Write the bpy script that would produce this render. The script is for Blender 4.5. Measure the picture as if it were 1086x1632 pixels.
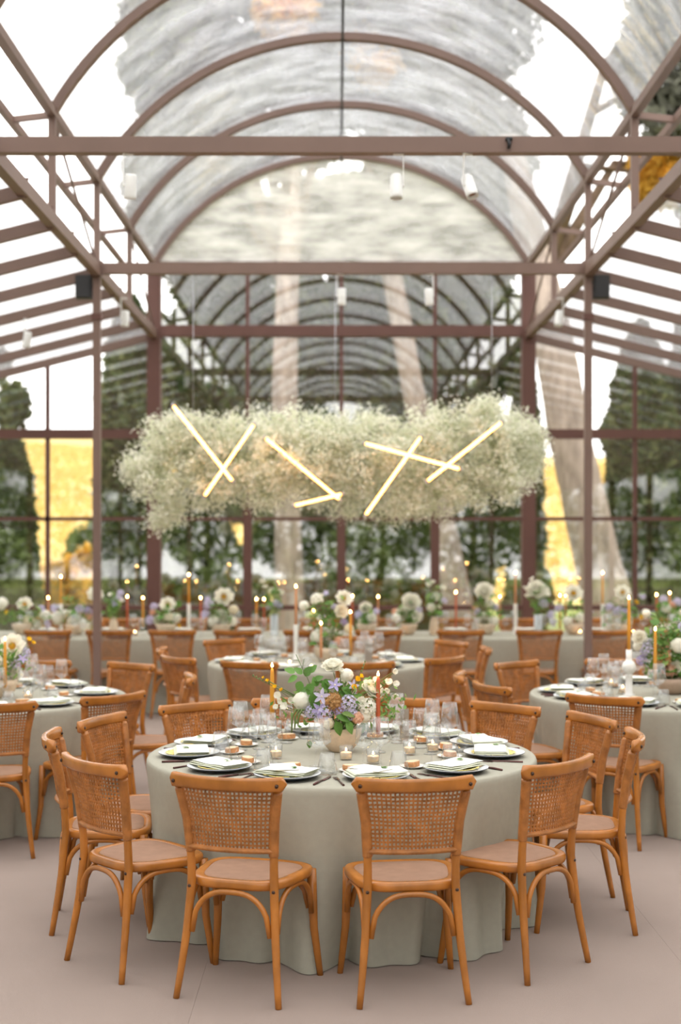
import bpy, math, random
import numpy as np
from mathutils import Vector, Matrix

for o in list(bpy.data.objects):
    bpy.data.objects.remove(o, do_unlink=True)
SC = bpy.context.scene
COL = SC.collection
random.seed(7)
RNG = np.random.default_rng(11)
PI = math.pi

# ------------------------------------------------------------------ camera, sky, exposure
FPX = 2200.0                    # focal length in pixels of the 1086 x 1632 frame
CAMZ = 1.79
cam_d = bpy.data.cameras.new('camera')
cam = bpy.data.objects.new('camera', cam_d)
COL.objects.link(cam)
cam.location = (0, 0, CAMZ)
cam.rotation_euler = (PI / 2, 0, 0)
cam_d.sensor_fit = 'HORIZONTAL'
cam_d.sensor_width = 24.0
cam_d.lens = 24.0 * FPX / 1086.0
cam_d.shift_x = 5.0 / 1086.0
cam_d.shift_y = 41.0 / 1086.0
cam_d.clip_end = 1000
cam_d.dof.use_dof = True
cam_d.dof.focus_distance = 5.95
cam_d.dof.aperture_fstop = 1.7
SC.camera = cam

world = bpy.data.worlds.new('sky')
SC.world = world
world.use_nodes = True
wn = world.node_tree
wn.nodes.clear()
w_out = wn.nodes.new('ShaderNodeOutputWorld')
w_bg = wn.nodes.new('ShaderNodeBackground')
w_bg.inputs['Color'].default_value = (1.0, 0.982, 0.958, 1)
w_bg.inputs['Strength'].default_value = 2.6
wn.links.new(w_bg.outputs[0], w_out.inputs[0])

SC.view_settings.view_transform = 'Standard'
SC.view_settings.look = 'None'
SC.view_settings.gamma = 1.0
SC.view_settings.use_curve_mapping = False
SC.view_settings.exposure = 0.62
SC.cycles.use_denoising = True
SC.cycles.max_bounces = 10
SC.cycles.transparent_max_bounces = 40
SC.cycles.sample_clamp_indirect = 50.0
SC.cycles.caustics_reflective = False
SC.cycles.caustics_refractive = False


# ------------------------------------------------------------------ helpers
def lin(c):
    return tuple((v / 255 / 12.92) if v / 255 <= 0.04045 else ((v / 255 + 0.055) / 1.055) ** 2.4 for v in c)


MATS = {}


def pmat(name, rgb, rough=0.6, metal=0.0, var=0.0, scale=8.0, stretch=(1, 1, 1), bump=0.0, bscale=60.0, spec=0.5,
         trans=0.0, sheen=0.0, rnd=0.0):
    """principled material with noise-driven colour variation, bump and per-object variation"""
    m = bpy.data.materials.new(name)
    m.use_nodes = True
    nt = m.node_tree
    b = nt.nodes['Principled BSDF']
    c = lin(rgb)
    b.inputs['Base Color'].default_value = (*c, 1)
    b.inputs['Roughness'].default_value = rough
    b.inputs['Metallic'].default_value = metal
    b.inputs['Specular IOR Level'].default_value = spec
    if sheen:
        b.inputs['Sheen Weight'].default_value = sheen
    tc = nt.nodes.new('ShaderNodeTexCoord')
    if var or rnd:
        mp = nt.nodes.new('ShaderNodeMapping')
        mp.inputs['Scale'].default_value = stretch
        nt.links.new(tc.outputs['Object'], mp.inputs['Vector'])
        nz = nt.nodes.new('ShaderNodeTexNoise')
        nz.inputs['Scale'].default_value = scale
        nz.inputs['Detail'].default_value = 4
        nt.links.new(mp.outputs[0], nz.inputs['Vector'])
        rp = nt.nodes.new('ShaderNodeValToRGB')
        rp.color_ramp.elements[0].position = 0.3
        rp.color_ramp.elements[1].position = 0.7
        rp.color_ramp.elements[0].color = (*[v * (1 - var) for v in c], 1)
        rp.color_ramp.elements[1].color = (*[min(1, v * (1 + var)) for v in c], 1)
        nt.links.new(nz.outputs['Fac'], rp.inputs['Fac'])
        last = rp.outputs[0]
        if rnd:
            oi = nt.nodes.new('ShaderNodeObjectInfo')
            mr = nt.nodes.new('ShaderNodeMapRange')
            mr.inputs['To Min'].default_value = 1 - rnd
            mr.inputs['To Max'].default_value = 1 + rnd
            nt.links.new(oi.outputs['Random'], mr.inputs['Value'])
            hs = nt.nodes.new('ShaderNodeHueSaturation')
            nt.links.new(mr.outputs[0], hs.inputs['Value'])
            nt.links.new(last, hs.inputs['Color'])
            last = hs.outputs[0]
        nt.links.new(last, b.inputs['Base Color'])
    if bump:
        nb = nt.nodes.new('ShaderNodeTexNoise')
        nb.inputs['Scale'].default_value = bscale
        nt.links.new(tc.outputs['Object'], nb.inputs['Vector'])
        bp = nt.nodes.new('ShaderNodeBump')
        bp.inputs['Strength'].default_value = bump
        bp.inputs['Distance'].default_value = 0.01
        nt.links.new(nb.outputs['Fac'], bp.inputs['Height'])
        nt.links.new(bp.outputs[0], b.inputs['Normal'])
    if trans:
        out = nt.nodes['Material Output']
        tr = nt.nodes.new('ShaderNodeBsdfTranslucent')
        tr.inputs['Color'].default_value = (*c, 1)
        src = b.inputs['Base Color'].links
        if src:
            nt.links.new(src[0].from_socket, tr.inputs['Color'])
        mx = nt.nodes.new('ShaderNodeMixShader')
        mx.inputs[0].default_value = trans
        nt.links.new(b.outputs[0], mx.inputs[1])
        nt.links.new(tr.outputs[0], mx.inputs[2])
        nt.links.new(mx.outputs[0], out.inputs[0])
    MATS[name] = m
    return m


def glassmat(name, ior=1.5, tint=(1, 1, 1), haze=0.0, rough=0.0, bump=0.0, bscale=2.0, hazecol=(1, 1, 1), bstretch=(1, 1, 1), streak=0.0):
    """thin clear sheet: fresnel mix of transparent and glossy, optionally hazed by a translucent share"""
    m = bpy.data.materials.new(name)
    m.use_nodes = True
    nt = m.node_tree
    nt.nodes.clear()
    out = nt.nodes.new('ShaderNodeOutputMaterial')
    tr = nt.nodes.new('ShaderNodeBsdfTransparent')
    tr.inputs[0].default_value = (*tint, 1)
    gl = nt.nodes.new('ShaderNodeBsdfGlossy')
    gl.inputs['Roughness'].default_value = rough
    fr = nt.nodes.new('ShaderNodeFresnel')
    fr.inputs['IOR'].default_value = ior
    geo = nt.nodes.new('ShaderNodeNewGeometry')
    # fresnel must not see the inside of the sheet as total reflection: use the outside ior on both faces
    sw = nt.nodes.new('ShaderNodeMix')
    sw.data_type = 'FLOAT'
    sw.inputs[2].default_value = ior
    sw.inputs[3].default_value = 1.0 / ior
    nt.links.new(geo.outputs['Backfacing'], sw.inputs[0])
    nt.links.new(sw.outputs[0], fr.inputs['IOR'])
    mx = nt.nodes.new('ShaderNodeMixShader')
    nt.links.new(fr.outputs[0], mx.inputs[0])
    base = tr.outputs[0]
    tc = nt.nodes.new('ShaderNodeTexCoord')
    if haze:
        df = nt.nodes.new('ShaderNodeBsdfTranslucent')
        df.inputs[0].default_value = (*hazecol, 1)
        dd = nt.nodes.new('ShaderNodeBsdfDiffuse')
        dd.inputs[0].default_value = (*hazecol, 1)
        md = nt.nodes.new('ShaderNodeMixShader')
        md.inputs[0].default_value = 0.35
        nt.links.new(df.outputs[0], md.inputs[1])
        nt.links.new(dd.outputs[0], md.inputs[2])
        mh = nt.nodes.new('ShaderNodeMixShader')
        mh.inputs[0].default_value = haze
        if streak:
            mp = nt.nodes.new('ShaderNodeMapping')
            mp.inputs['Scale'].default_value = bstretch
            nt.links.new(tc.outputs['Object'], mp.inputs[0])
            nz = nt.nodes.new('ShaderNodeTexNoise')
            nz.inputs['Scale'].default_value = bscale
            nz.inputs['Detail'].default_value = 5
            nt.links.new(mp.outputs[0], nz.inputs['Vector'])
            mr = nt.nodes.new('ShaderNodeMapRange')
            mr.inputs[1].default_value = 0.35
            mr.inputs[2].default_value = 0.75
            mr.inputs[3].default_value = haze * (1 - streak)
            mr.inputs[4].default_value = min(1, haze * (1 + streak))
            nt.links.new(nz.outputs['Fac'], mr.inputs[0])
            nt.links.new(mr.outputs[0], mh.inputs[0])
        nt.links.new(tr.outputs[0], mh.inputs[1])
        nt.links.new(md.outputs[0], mh.inputs[2])
        base = mh.outputs[0]
    if bump:
        nb = nt.nodes.new('ShaderNodeTexNoise')
        nb.inputs['Scale'].default_value = bscale
        mp2 = nt.nodes.new('ShaderNodeMapping')
        mp2.inputs['Scale'].default_value = bstretch
        nt.links.new(tc.outputs['Object'], mp2.inputs[0])
        nt.links.new(mp2.outputs[0], nb.inputs['Vector'])
        bp = nt.nodes.new('ShaderNodeBump')
        bp.inputs['Strength'].default_value = bump
        bp.inputs['Distance'].default_value = 0.05
        nt.links.new(nb.outputs['Fac'], bp.inputs['Height'])
        nt.links.new(bp.outputs[0], gl.inputs['Normal'])
    nt.links.new(base, mx.inputs[1])
    nt.links.new(gl.outputs[0], mx.inputs[2])
    nt.links.new(mx.outputs[0], out.inputs[0])
    MATS[name] = m
    return m


def emat(name, rgb, strength):
    m = bpy.data.materials.new(name)
    m.use_nodes = True
    nt = m.node_tree
    nt.nodes.clear()
    out = nt.nodes.new('ShaderNodeOutputMaterial')
    e = nt.nodes.new('ShaderNodeEmission')
    e.inputs[0].default_value = (*rgb, 1)
    e.inputs[1].default_value = strength
    nt.links.new(e.outputs[0], out.inputs[0])
    MATS[name] = m
    return m


class MB:
    """collects verts / faces (+ material index) and builds one mesh"""

    def __init__(self):
        self.v, self.f, self.mi = [], [], []
        self.n = 0

    def add(self, verts, faces, mi=0, M=None):
        verts = np.asarray(verts, float).reshape(-1, 3)
        if M is not None:
            R = np.array(M.to_3x3())
            verts = verts @ R.T + np.array(M.translation)
        self.v.append(verts)
        for f in faces:
            self.f.append(tuple(int(i) + self.n for i in f))
        self.mi.extend([mi] * len(faces))
        self.n += len(verts)
        return self

    def box(self, lo, hi, mi=0, M=None):
        x0, y0, z0 = lo
        x1, y1, z1 = hi
        v = [(x0, y0, z0), (x1, y0, z0), (x1, y1, z0), (x0, y1, z0), (x0, y0, z1), (x1, y0, z1), (x1, y1, z1), (x0, y1, z1)]
        f = [(0, 3, 2, 1), (4, 5, 6, 7), (0, 1, 5, 4), (1, 2, 6, 5), (2, 3, 7, 6), (3, 0, 4, 7)]
        return self.add(v, f, mi, M)

    def bar(self, a, b, w, h, mi=0, up=(0, 0, 1)):
        """rectangular bar between two points; w across, h along 'up'"""
        a, b, up = Vector(a), Vector(b), Vector(up)
        d = (b - a).normalized()
        s = d.cross(up)
        if s.length < 1e-4:
            s = d.cross(Vector((1, 0, 0)))
        s.normalize()
        u = s.cross(d).normalized()
        v = []
        for p in (a, b):
            for (i, j) in ((-1, -1), (1, -1), (1, 1), (-1, 1)):
                v.append(p + s * (i * w / 2) + u * (j * h / 2))
        f = [(3, 2, 1, 0), (4, 5, 6, 7), (0, 1, 5, 4), (1, 2, 6, 5), (2, 3, 7, 6), (3, 0, 4, 7)]
        return self.add([tuple(p) for p in v], f, mi)

    def tube(self, pts, rad, n=8, mi=0, flat=1.0, cap=True):
        """round tube along a polyline; rad scalar or list"""
        P = [Vector(p) for p in pts]
        if not hasattr(rad, '__len__'):
            rad = [rad] * len(P)
        t0 = (P[1] - P[0]).normalized()
        ref = Vector((0, 0, 1)) if abs(t0.z) < 0.9 else Vector((1, 0, 0))
        s = t0.cross(ref).normalized()
        v = []
        for i, p in enumerate(P):
            t = (P[min(i + 1, len(P) - 1)] - P[max(i - 1, 0)]).normalized()
            s = (s - t * s.dot(t)).normalized()
            u = t.cross(s)
            for k in range(n):
                a = 2 * PI * k / n
                v.append(tuple(p + s * (math.cos(a) * rad[i]) + u * (math.sin(a) * rad[i] * flat)))
        f = []
        for i in range(len(P) - 1):
            for k in range(n):
                k2 = (k + 1) % n
                f.append((i * n + k, i * n + k2, (i + 1) * n + k2, (i + 1) * n + k))
        if cap:
            f.append(tuple(range(n - 1, -1, -1)))
            f.append(tuple(range((len(P) - 1) * n, len(P) * n)))
        return self.add(v, f, mi)

    def lathe(self, prof, n=24, mi=0, M=None, close=False):
        """profile list of (r,z) turned about z"""
        v, f = [], []
        idx = []
        for (r, z) in prof:
            if r < 1e-6:
                idx.append([len(v)] * n)
                v.append((0, 0, z))
            else:
                idx.append(list(range(len(v), len(v) + n)))
                for k in range(n):
                    a = 2 * PI * k / n
                    v.append((r * math.cos(a), r * math.sin(a), z))
        rows = len(prof)
        for i in range(rows - 1 + (1 if close else 0)):
            j = (i + 1) % rows
            for k in range(n):
                k2 = (k + 1) % n
                q = [idx[i][k], idx[i][k2], idx[j][k2], idx[j][k]]
                q2 = []
                for a in q:
                    if a not in q2:
                        q2.append(a)
                if len(q2) > 2:
                    f.append(tuple(q2))
        return self.add(v, f, mi, M)

    def grid(self, G, mi=0, M=None, flip=False, wrap=False):
        """G: array (a,b,3) of points"""
        G = np.asarray(G, float)
        a, b = G.shape[:2]
        f = []
        for i in range(a - 1):
            for j in range(b if wrap else b - 1):
                j2 = (j + 1) % b
                q = (i * b + j, i * b + j2, (i + 1) * b + j2, (i + 1) * b + j)
                f.append(q[::-1] if flip else q)
        return self.add(G.reshape(-1, 3), f, mi, M)

    def mesh(self, name, mats, smooth=True):
        me = bpy.data.meshes.new(name)
        v = np.concatenate(self.v) if self.v else np.zeros((0, 3))
        me.from_pydata([tuple(p) for p in v.tolist()], [], self.f)
        for m in (mats if isinstance(mats, (list, tuple)) else [mats]):
            me.materials.append(MATS[m] if isinstance(m, str) else m)
        me.polygons.foreach_set('material_index', self.mi)
        me.polygons.foreach_set('use_smooth', [bool(smooth)] * len(self.f))
        me.update()
        return me


def soup(name, verts, nper, mats, mi=None):
    """fast mesh from an array (N*nper,3) of separate nper-gons"""
    N = len(verts) // nper
    me = bpy.data.meshes.new(name)
    me.vertices.add(N * nper)
    me.vertices.foreach_set('co', np.ascontiguousarray(verts, dtype=np.float32).ravel())
    me.loops.add(N * nper)
    me.loops.foreach_set('vertex_index', np.arange(N * nper, dtype=np.int32))
    me.polygons.add(N)
    me.polygons.foreach_set('loop_start', np.arange(0, N * nper, nper, dtype=np.int32))
    for m in (mats if isinstance(mats, (list, tuple)) else [mats]):
        me.materials.append(MATS[m])
    if mi is not None:
        me.polygons.foreach_set('material_index', np.asarray(mi, dtype=np.int32))
    me.update(calc_edges=True)
    return me


def link(name, me, parent=None, loc=None, rotz=None, mw=None, scale=None):
    o = bpy.data.objects.new(name, me)
    COL.objects.link(o)
    if parent is not None:
        o.parent = parent
    if mw is not None:
        o.matrix_local = mw
    if loc is not None:
        o.location = loc
    if rotz is not None:
        o.rotation_euler = (0, 0, rotz)
    if scale is not None:
        o.scale = (scale,) * 3 if not hasattr(scale, '__len__') else scale
    return o


def tag(o, label=None, cat=None, group=None, kind=None):
    if label:
        o['label'] = label
    if cat:
        o['category'] = cat
    if group:
        o['group'] = group
    if kind:
        o['kind'] = kind
    return o


def empty(name, loc=(0, 0, 0), rotz=0):
    o = link(name, None, None, loc, rotz)
    o.empty_display_size = 0.1
    return o


def struct(name, label=None, cat='structure'):
    o = empty(name)
    tag(o, label, cat, kind='structure')
    return o


def at(x, y, Y):
    """photo pixel + depth -> point in the room (used for measuring where things stand)"""
    return Vector(((x - 538) * Y / FPX, Y, CAMZ - (y - 857) * Y / FPX))


def look_dir(d, spin=0.0):
    """matrix whose +z points along d"""
    d = Vector(d).normalized()
    q = Vector((0, 0, 1)).rotation_difference(d)
    return q.to_matrix().to_4x4() @ Matrix.Rotation(spin, 4, 'Z')


ORD = ['first', 'second', 'third', 'fourth', 'fifth', 'sixth', 'seventh', 'eighth', 'ninth', 'tenth', 'eleventh', 'twelfth',
       'thirteenth', 'fourteenth', 'fifteenth']

# ------------------------------------------------------------------ materials
pmat('frame_paint', (124, 101, 91), 0.5, var=0.06, scale=3, spec=0.4)
pmat('frame_dark', (100, 68, 60), 0.5, var=0.06, scale=3, spec=0.4)
pmat('black_rubber', (38, 38, 40), 0.6)
pmat('carpet', (154, 139, 130), 0.95, var=0.05, scale=1.2, bump=0.25, bscale=300, spec=0.1)
pmat('wood', (167, 104, 40), 0.27, var=0.24, scale=6, stretch=(1.6, 1.6, 1), spec=0.5, rnd=0.07)
pmat('cane', (166, 106, 52), 0.4, var=0.28, scale=22, bump=0.3, bscale=120, spec=0.4, rnd=0.07)
pmat('bolt', (70, 52, 42), 0.35, 0.6)
pmat('linen', (165, 162, 147), 0.85, var=0.03, scale=30, bump=0.12, bscale=420, spec=0.2)
pmat('plate_grey', (222, 226, 228), 0.22, var=0.03, scale=14)
pmat('plate_under', (92, 98, 108), 0.3)
pmat('napkin', (240, 238, 226), 0.9, var=0.03, scale=24, bump=0.2, bscale=200, spec=0.2)
pmat('napkin_edge', (208, 210, 188), 0.9, var=0.08, scale=30, spec=0.2)
pmat('card_white', (250, 249, 245), 0.8, spec=0.2)
pmat('card_taupe', (158, 146, 134), 0.8, spec=0.2)
pmat('bread_crust', (196, 140, 92), 0.85, var=0.25, scale=40, bump=0.6, bscale=90)
pmat('bread_crumb', (238, 214, 178), 0.9, var=0.12, scale=60, bump=0.6, bscale=120)
pmat('cutlery', (92, 62, 58), 0.28, 0.75)
pmat('copper', (214, 150, 110), 0.25, 0.9)
pmat('ceramic_beige', (214, 196, 172), 0.7, var=0.08, scale=40, bump=0.15, bscale=80)
pmat('ceramic_taupe', (176, 152, 132), 0.7, var=0.08, scale=40, bump=0.15, bscale=80)
pmat('ceramic_white', (240, 238, 232), 0.5, var=0.03)
pmat('wax_yellow', (235, 170, 62), 0.5, var=0.04, trans=0.2)
pmat('wax_orange', (206, 104, 66), 0.5, var=0.04, trans=0.2)
pmat('wax_tan', (222, 160, 112), 0.5, var=0.04, trans=0.2)
pmat('wax_white', (248, 240, 222), 0.5, trans=0.3)
pmat('wick', (40, 34, 30), 0.9)
pmat('petal_white', (250, 248, 236), 0.7, var=0.04, scale=30, trans=0.35, spec=0.2)
pmat('petal_cream', (246, 238, 214), 0.7, var=0.06, scale=30, trans=0.35, spec=0.2)
pmat('petal_lilac', (214, 208, 236), 0.7, var=0.12, scale=40, trans=0.35, spec=0.2)
pmat('petal_violet', (192, 180, 224), 0.7, var=0.14, scale=40, trans=0.35, spec=0.2)
pmat('petal_tan', (206, 164, 112), 0.7, var=0.16, scale=40, trans=0.3, spec=0.2)
pmat('petal_peach', (240, 196, 166), 0.7, var=0.1, scale=40, trans=0.35, spec=0.2)
pmat('petal_yellow', (246, 200, 40), 0.6, var=0.1, scale=40, trans=0.3, spec=0.2)
pmat('stamen', (240, 180, 50), 0.8, var=0.25, scale=120, bump=0.8, bscale=300)
pmat('leaf', (100, 142, 66), 0.5, var=0.25, scale=18, trans=0.3, spec=0.35, rnd=0.2)
pmat('leaf_pale', (138, 168, 92), 0.5, var=0.2, scale=18, trans=0.35, spec=0.3, rnd=0.15)
pmat('stem', (96, 116, 58), 0.6, var=0.15)
pmat('twig', (86, 66, 50), 0.8)
pmat('gyp_flower', (250, 249, 234), 0.9, var=0.04, scale=4, trans=0.3, spec=0.1)
pmat('gyp_green', (206, 212, 178), 0.9, var=0.2, scale=5, trans=0.3, spec=0.1)
pmat('white_metal', (238, 238, 236), 0.35)
pmat('silver', (200, 200, 204), 0.3, 0.8)
pmat('speaker_black', (44, 44, 46), 0.55)
pmat('bark', (172, 156, 145), 0.95, var=0.3, scale=3.5, stretch=(3, 3, 0.7), bump=1.0, bscale=7, spec=0.1)
pmat('bark_dark', (120, 100, 84), 0.95, var=0.3, scale=4, stretch=(3, 3, 0.7), bump=1.0, bscale=8, spec=0.1)
pmat('cypress', (84, 98, 62), 0.85, var=0.4, scale=1.2, trans=0.2, spec=0.1)
pmat('cypress_light', (116, 124, 80), 0.85, var=0.3, scale=1.2, trans=0.25, spec=0.1)
pmat('pine_needles', (124, 124, 112), 0.85, var=0.35, scale=0.8, trans=0.3, spec=0.1)
pmat('shrub', (104, 118, 72), 0.85, var=0.35, scale=1.5, trans=0.25, spec=0.1)
pmat('autumn', (232, 186, 84), 0.8, var=0.25, scale=2, trans=0.4, spec=0.1)  # low sun on leaves, put into the foliage colour
pmat('straw', (206, 184, 122), 0.95, var=0.16, scale=0.35, spec=0.05)  # sunset light on the dry grass is put into this colour
pmat('straw_tuft', (206, 180, 112), 0.95, var=0.2, scale=0.8, trans=0.3, spec=0.05)  # same sunlit warmth coloured into the tufts
pmat('grass', (150, 158, 92), 0.95, var=0.25, scale=0.6, spec=0.05)
glassmat('window_glass', 2.3)
glassmat('clear_glass', 1.75, tint=(0.985, 0.99, 0.99))
glassmat('roof_film', 1.38, tint=(.9, .9, .9), haze=0.22, bump=0.25, bscale=2.2, bstretch=(1, 2.2, .6), hazecol=(0.90, 0.92, 0.97), streak=0.5)
glassmat('gable_film', 1.4, haze=0.42, bump=0.35, bscale=2.2, bstretch=(1, 1, 3.5), hazecol=(0.97, 0.96, 0.94), streak=0.5)
emat('flame', (1.0, 0.46, 0.12), 105.0)
emat('led', (1.0, 0.37, 0.08), 12.0)

# ================================================================== THE PAVILION
CX = 0.05                 # nave axis
HW = 2.385                # half width of the nave
XL, XR = CX - HW, CX + HW
YB = 17.6                 # back wall
YF = -14.0                 # open front behind the camera
RIB = 2.1                 # arch spacing
ZLOW, ZUP = 4.38, 5.27    # truss chords
ZAPEX = 6.65
AISLE = 4.4               # aisle width
XOL, XOR = XL - AISLE, XR + AISLE
ZTIE = 4.38
SLOPE = 0.25

# ---- floor: carpet laid in two-metre rolls with tight seams
floor = struct('floor', 'pinkish beige carpet floor laid in wide strips', 'floor')
seams = [XOL - 0.3, -4.55, -2.55, -0.55, 1.45, 3.45, 5.45, XOR + 0.3]
for a, b in zip(seams[:-1], seams[1:]):
    m = MB()
    m.box((a + 0.0004, YF, -0.04), (b - 0.0004, YB + 0.15, 0.0))
    link('carpet_strip', m.mesh('carpet_strip', 'carpet', False), floor)
m = MB()
m.box((XOL - 0.35, YF - 0.05, -0.12), (XOR + 0.35, YB + 0.2, -0.035))
link('floor_slab', m.mesh('floor_slab', 'bark_dark', False), floor)

# ---- arches of the vault
half = HW
rise = ZAPEX - ZUP
RA = (half * half + rise * rise) / (2 * rise)      # segmental arch
ZC = ZAPEX - RA
A0 = math.asin(half / RA)


def arch_pt(t, r=RA):
    a = -A0 + 2 * A0 * t
    return (CX + r * math.sin(a), ZC + r * math.cos(a))


def arch_mesh(w, h, n=36):
    mb = MB()
    G = []
    for i in range(n + 1):
        row = []
        for (dy, dr) in ((-w / 2, -h / 2), (w / 2, -h / 2), (w / 2, h / 2), (-w / 2, h / 2)):
            x, z = arch_pt(i / n, RA + dr)
            row.append((x, dy, z))
        G.append(row)
    mb.grid(G, wrap=True)
    mb.f.append((3, 2, 1, 0)); mb.mi.append(0)
    e = n * 4
    mb.f.append((e, e + 1, e + 2, e + 3)); mb.mi.append(0)
    return mb.mesh('arch_rib', 'frame_paint', False)


ceiling = struct('ceiling', 'glazed barrel vault on brown arched ribs with lean-to aisle roofs', 'ceiling')
me_arch = arch_mesh(0.09, 0.07)
ribs = [YB - RIB * k for k in range(16)]
for y in ribs:
    link('arch_rib', me_arch, ceiling, (0, y, 0))
m = MB(); m.bar((CX, YF + 0.6, ZAPEX - 0.05), (CX, YB, ZAPEX - 0.05), 0.025, 0.04)
link('ridge_bar', m.mesh('ridge_bar', 'black_rubber', False), ceiling)


def vault_panel(t0, t1, y0, y1, n=14):
    mb = MB()
    for r, fl in ((RA + 0.045, False), (RA + 0.039, True)):
        G = []
        for i in range(n + 1):
            x, z = arch_pt(t0 + (t1 - t0) * i / n, r)
            G.append([(x, y0, z), (x, y1, z)])
        mb.grid(G, flip=not fl)
    return mb.mesh('vault_pane', 'roof_film')


me_v = [vault_panel(0.0, 0.5, 0.0, RIB - 0.005), vault_panel(0.5, 1.0, 0.0, RIB - 0.005)]
for y in ribs[1:]:
    for me in me_v:
        link('vault_pane', me, ceiling, (0, y + 0.0025, 0))

# ---- aisle roofs: rafters every half rib spacing, panes between
raf = RIB / 2
n_raf = int((YB - YF) / raf)
for side in (-1, 1):
    xi = XL if side < 0 else XR
    xo = xi + side * AISLE
    zi, zo = ZLOW - 0.02, ZLOW - 0.02 - SLOPE * AISLE
    mb = MB(); mb.bar((xi, 0, zi), (xo, 0, zo), 0.06, 0.10)
    me_r = mb.mesh('rafter', 'frame_paint', False)
    mb = MB()
    mb.bar(((xi + xo) / 2 + (xi - xo) / 2, raf / 2, zi + 0.058), ((xi + xo) / 2 - (xi - xo) / 2, raf / 2, zo + 0.058), raf - 0.006, 0.008)
    me_p = mb.mesh('roof_pane', 'roof_film', False)
    for k in range(n_raf + 1):
        y = YB - raf * k
        link('rafter', me_r, ceiling, (0, y, 0))
        if k:
            link('roof_pane', me_p, ceiling, (0, y, 0))
    mb = MB(); mb.bar((xo, YF + 0.5, zo), (xo, YB, zo), 0.12, 0.14)
    link('eaves_beam', mb.mesh('eaves_beam', 'frame_paint', False), ceiling)
    # upright glazing strip between lower chord and vault springing is open: only the gutter chord stands outside
    xg = xi + side * 0.34
    mb = MB(); mb.bar((xg, YF + 0.5, ZUP - 0.06), (xg, YB, ZUP - 0.06), 0.05, 0.07)
    link('gutter_chord', mb.mesh('gutter_chord', 'frame_paint', False), ceiling)

# ---- the two lattice trusses carrying the vault
for n_, side in ((1, -1), (2, 1)):
    x = XL if side < 0 else XR
    tr = struct('trim_%d' % n_, 'brown steel lattice girder along the %s side of the nave' % ('left' if side < 0 else 'right'), 'girder')
    mb = MB(); mb.bar((x, YF + 0.5, ZUP), (x, YB, ZUP), 0.07, 0.075)
    link('upper_chord', mb.mesh('upper_chord', 'frame_paint', False), tr)
    mb = MB(); mb.bar((x, YF + 0.5, ZLOW), (x, YB, ZLOW), 0.085, 0.11)
    link('lower_chord', mb.mesh('lower_chord', 'frame_paint', False), tr)
    mb = MB(); mb.bar((x, 0, ZLOW + 0.05), (x, 0, ZUP - 0.03), 0.06, 0.06, up=(0, 1, 0))
    me_post = mb.mesh('post', 'frame_paint', False)
    mb = MB(); mb.tube([(x, 0.06, ZUP - 0.05), (x, RIB - 0.05, ZLOW + 0.06)], 0.014, 8)
    me_rod = mb.mesh('brace_rod', 'frame_paint')
    mb = MB(); mb.bar((x, 0, ZUP - 0.02), (x + side * 0.34, 0, ZUP - 0.06), 0.045, 0.05)
    me_st = mb.mesh('gutter_strut', 'frame_paint', False)
    mb = MB()
    mb.box((-0.008, -0.008, 0), (0.008, 0.008, 0.03)).box((-0.012, -0.012, 0.03), (0.012, 0.012, 0.04))
    me_lug = mb.mesh('lug', 'frame_dark', False)
    for k, y in enumerate(ribs):
        link('post', me_post, tr, (0, y, 0))
        link('gutter_strut', me_st, tr, (0, y, 0))
        if k and k % 2 == 1:
            link('brace_rod', me_rod, tr, (0, y, 0))
    for k in range(12):
        link('lug', me_lug, tr, (x - side * 0.02, YB - 1.0 - 0.9 * k, ZLOW + 0.055))

# ---- tie beams and round columns
tie_label = {0: 'tie beam across the nave at the column pair', 1: 'tie beam across the nave nearest the camera'}
for i, y in enumerate((YB - 2 * RIB, YB - 4 * RIB)):
    tb = struct('trim_%d' % (3 + i), 'brown steel ' + tie_label[i], 'beam')
    mb = MB(); mb.bar((XL - 0.05, y, ZTIE + 0.02), (XR + 0.05, y, ZTIE + 0.02), 0.09, 0.105)
    link('beam', mb.mesh('beam', 'frame_paint', False), tb)
    for s in (-1, 1):
        mb = MB()
        xx = XL if s < 0 else XR
        mb.box((xx - 0.07, y - 0.06, ZTIE - 0.05), (xx + 0.07, y - 0.047, ZTIE + 0.09))
        link('end_plate', mb.mesh('end_plate', 'frame_paint', False), tb)
for i, (y, s) in enumerate([(YB - 2 * RIB, -1), (YB - 2 * RIB, 1)]):
    xx = (XL if s < 0 else XR)
    c = struct('trim_%d' % (5 + i), 'slim brown square column under the %s girder' % ('left' if s < 0 else 'right'), 'column')
    mb = MB(); mb.box((xx - 0.036, y - 0.036, 0), (xx + 0.036, y + 0.036, ZLOW - 0.05))
    link('shaft', mb.mesh('shaft', 'frame_paint', False), c)
    mb = MB(); mb.box((xx - 0.09, y - 0.09, 0), (xx + 0.09, y + 0.09, 0.012))
    link('base_plate', mb.mesh('base_plate', 'frame_paint', False), c)
    mb = MB(); mb.box((xx - 0.048, y - 0.048, 3.9), (xx + 0.048, y + 0.048, 3.96))
    link('collar', mb.mesh('collar', 'frame_dark', False), c)

# ---- back wall: columns, transoms, mullions and panes
wall = struct('wall_back', 'brown steel framed glass wall at the far end of the pavilion', 'wall')


def piece(name, lo, hi, mat='frame_dark', parent=wall):
    mb = MB(); mb.box(lo, hi)
    return link(name, mb.mesh(name, mat, False), parent)


def zroof(x):
    d = max(0.0, (XL - x) if x < CX else (x - XR))
    return ZLOW - 0.02 - SLOPE * d


for x in (XL, XR):
    piece('main_column', (x - 0.085, YB - 0.09, 0), (x + 0.085, YB + 0.09, ZUP))
Z_SILL, Z_MID, Z_TOP = 0.90, 2.03, 3.11
nave_m = [XL, XL + 1.19, CX + 0.0, XR - 1.19, XR]
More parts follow.
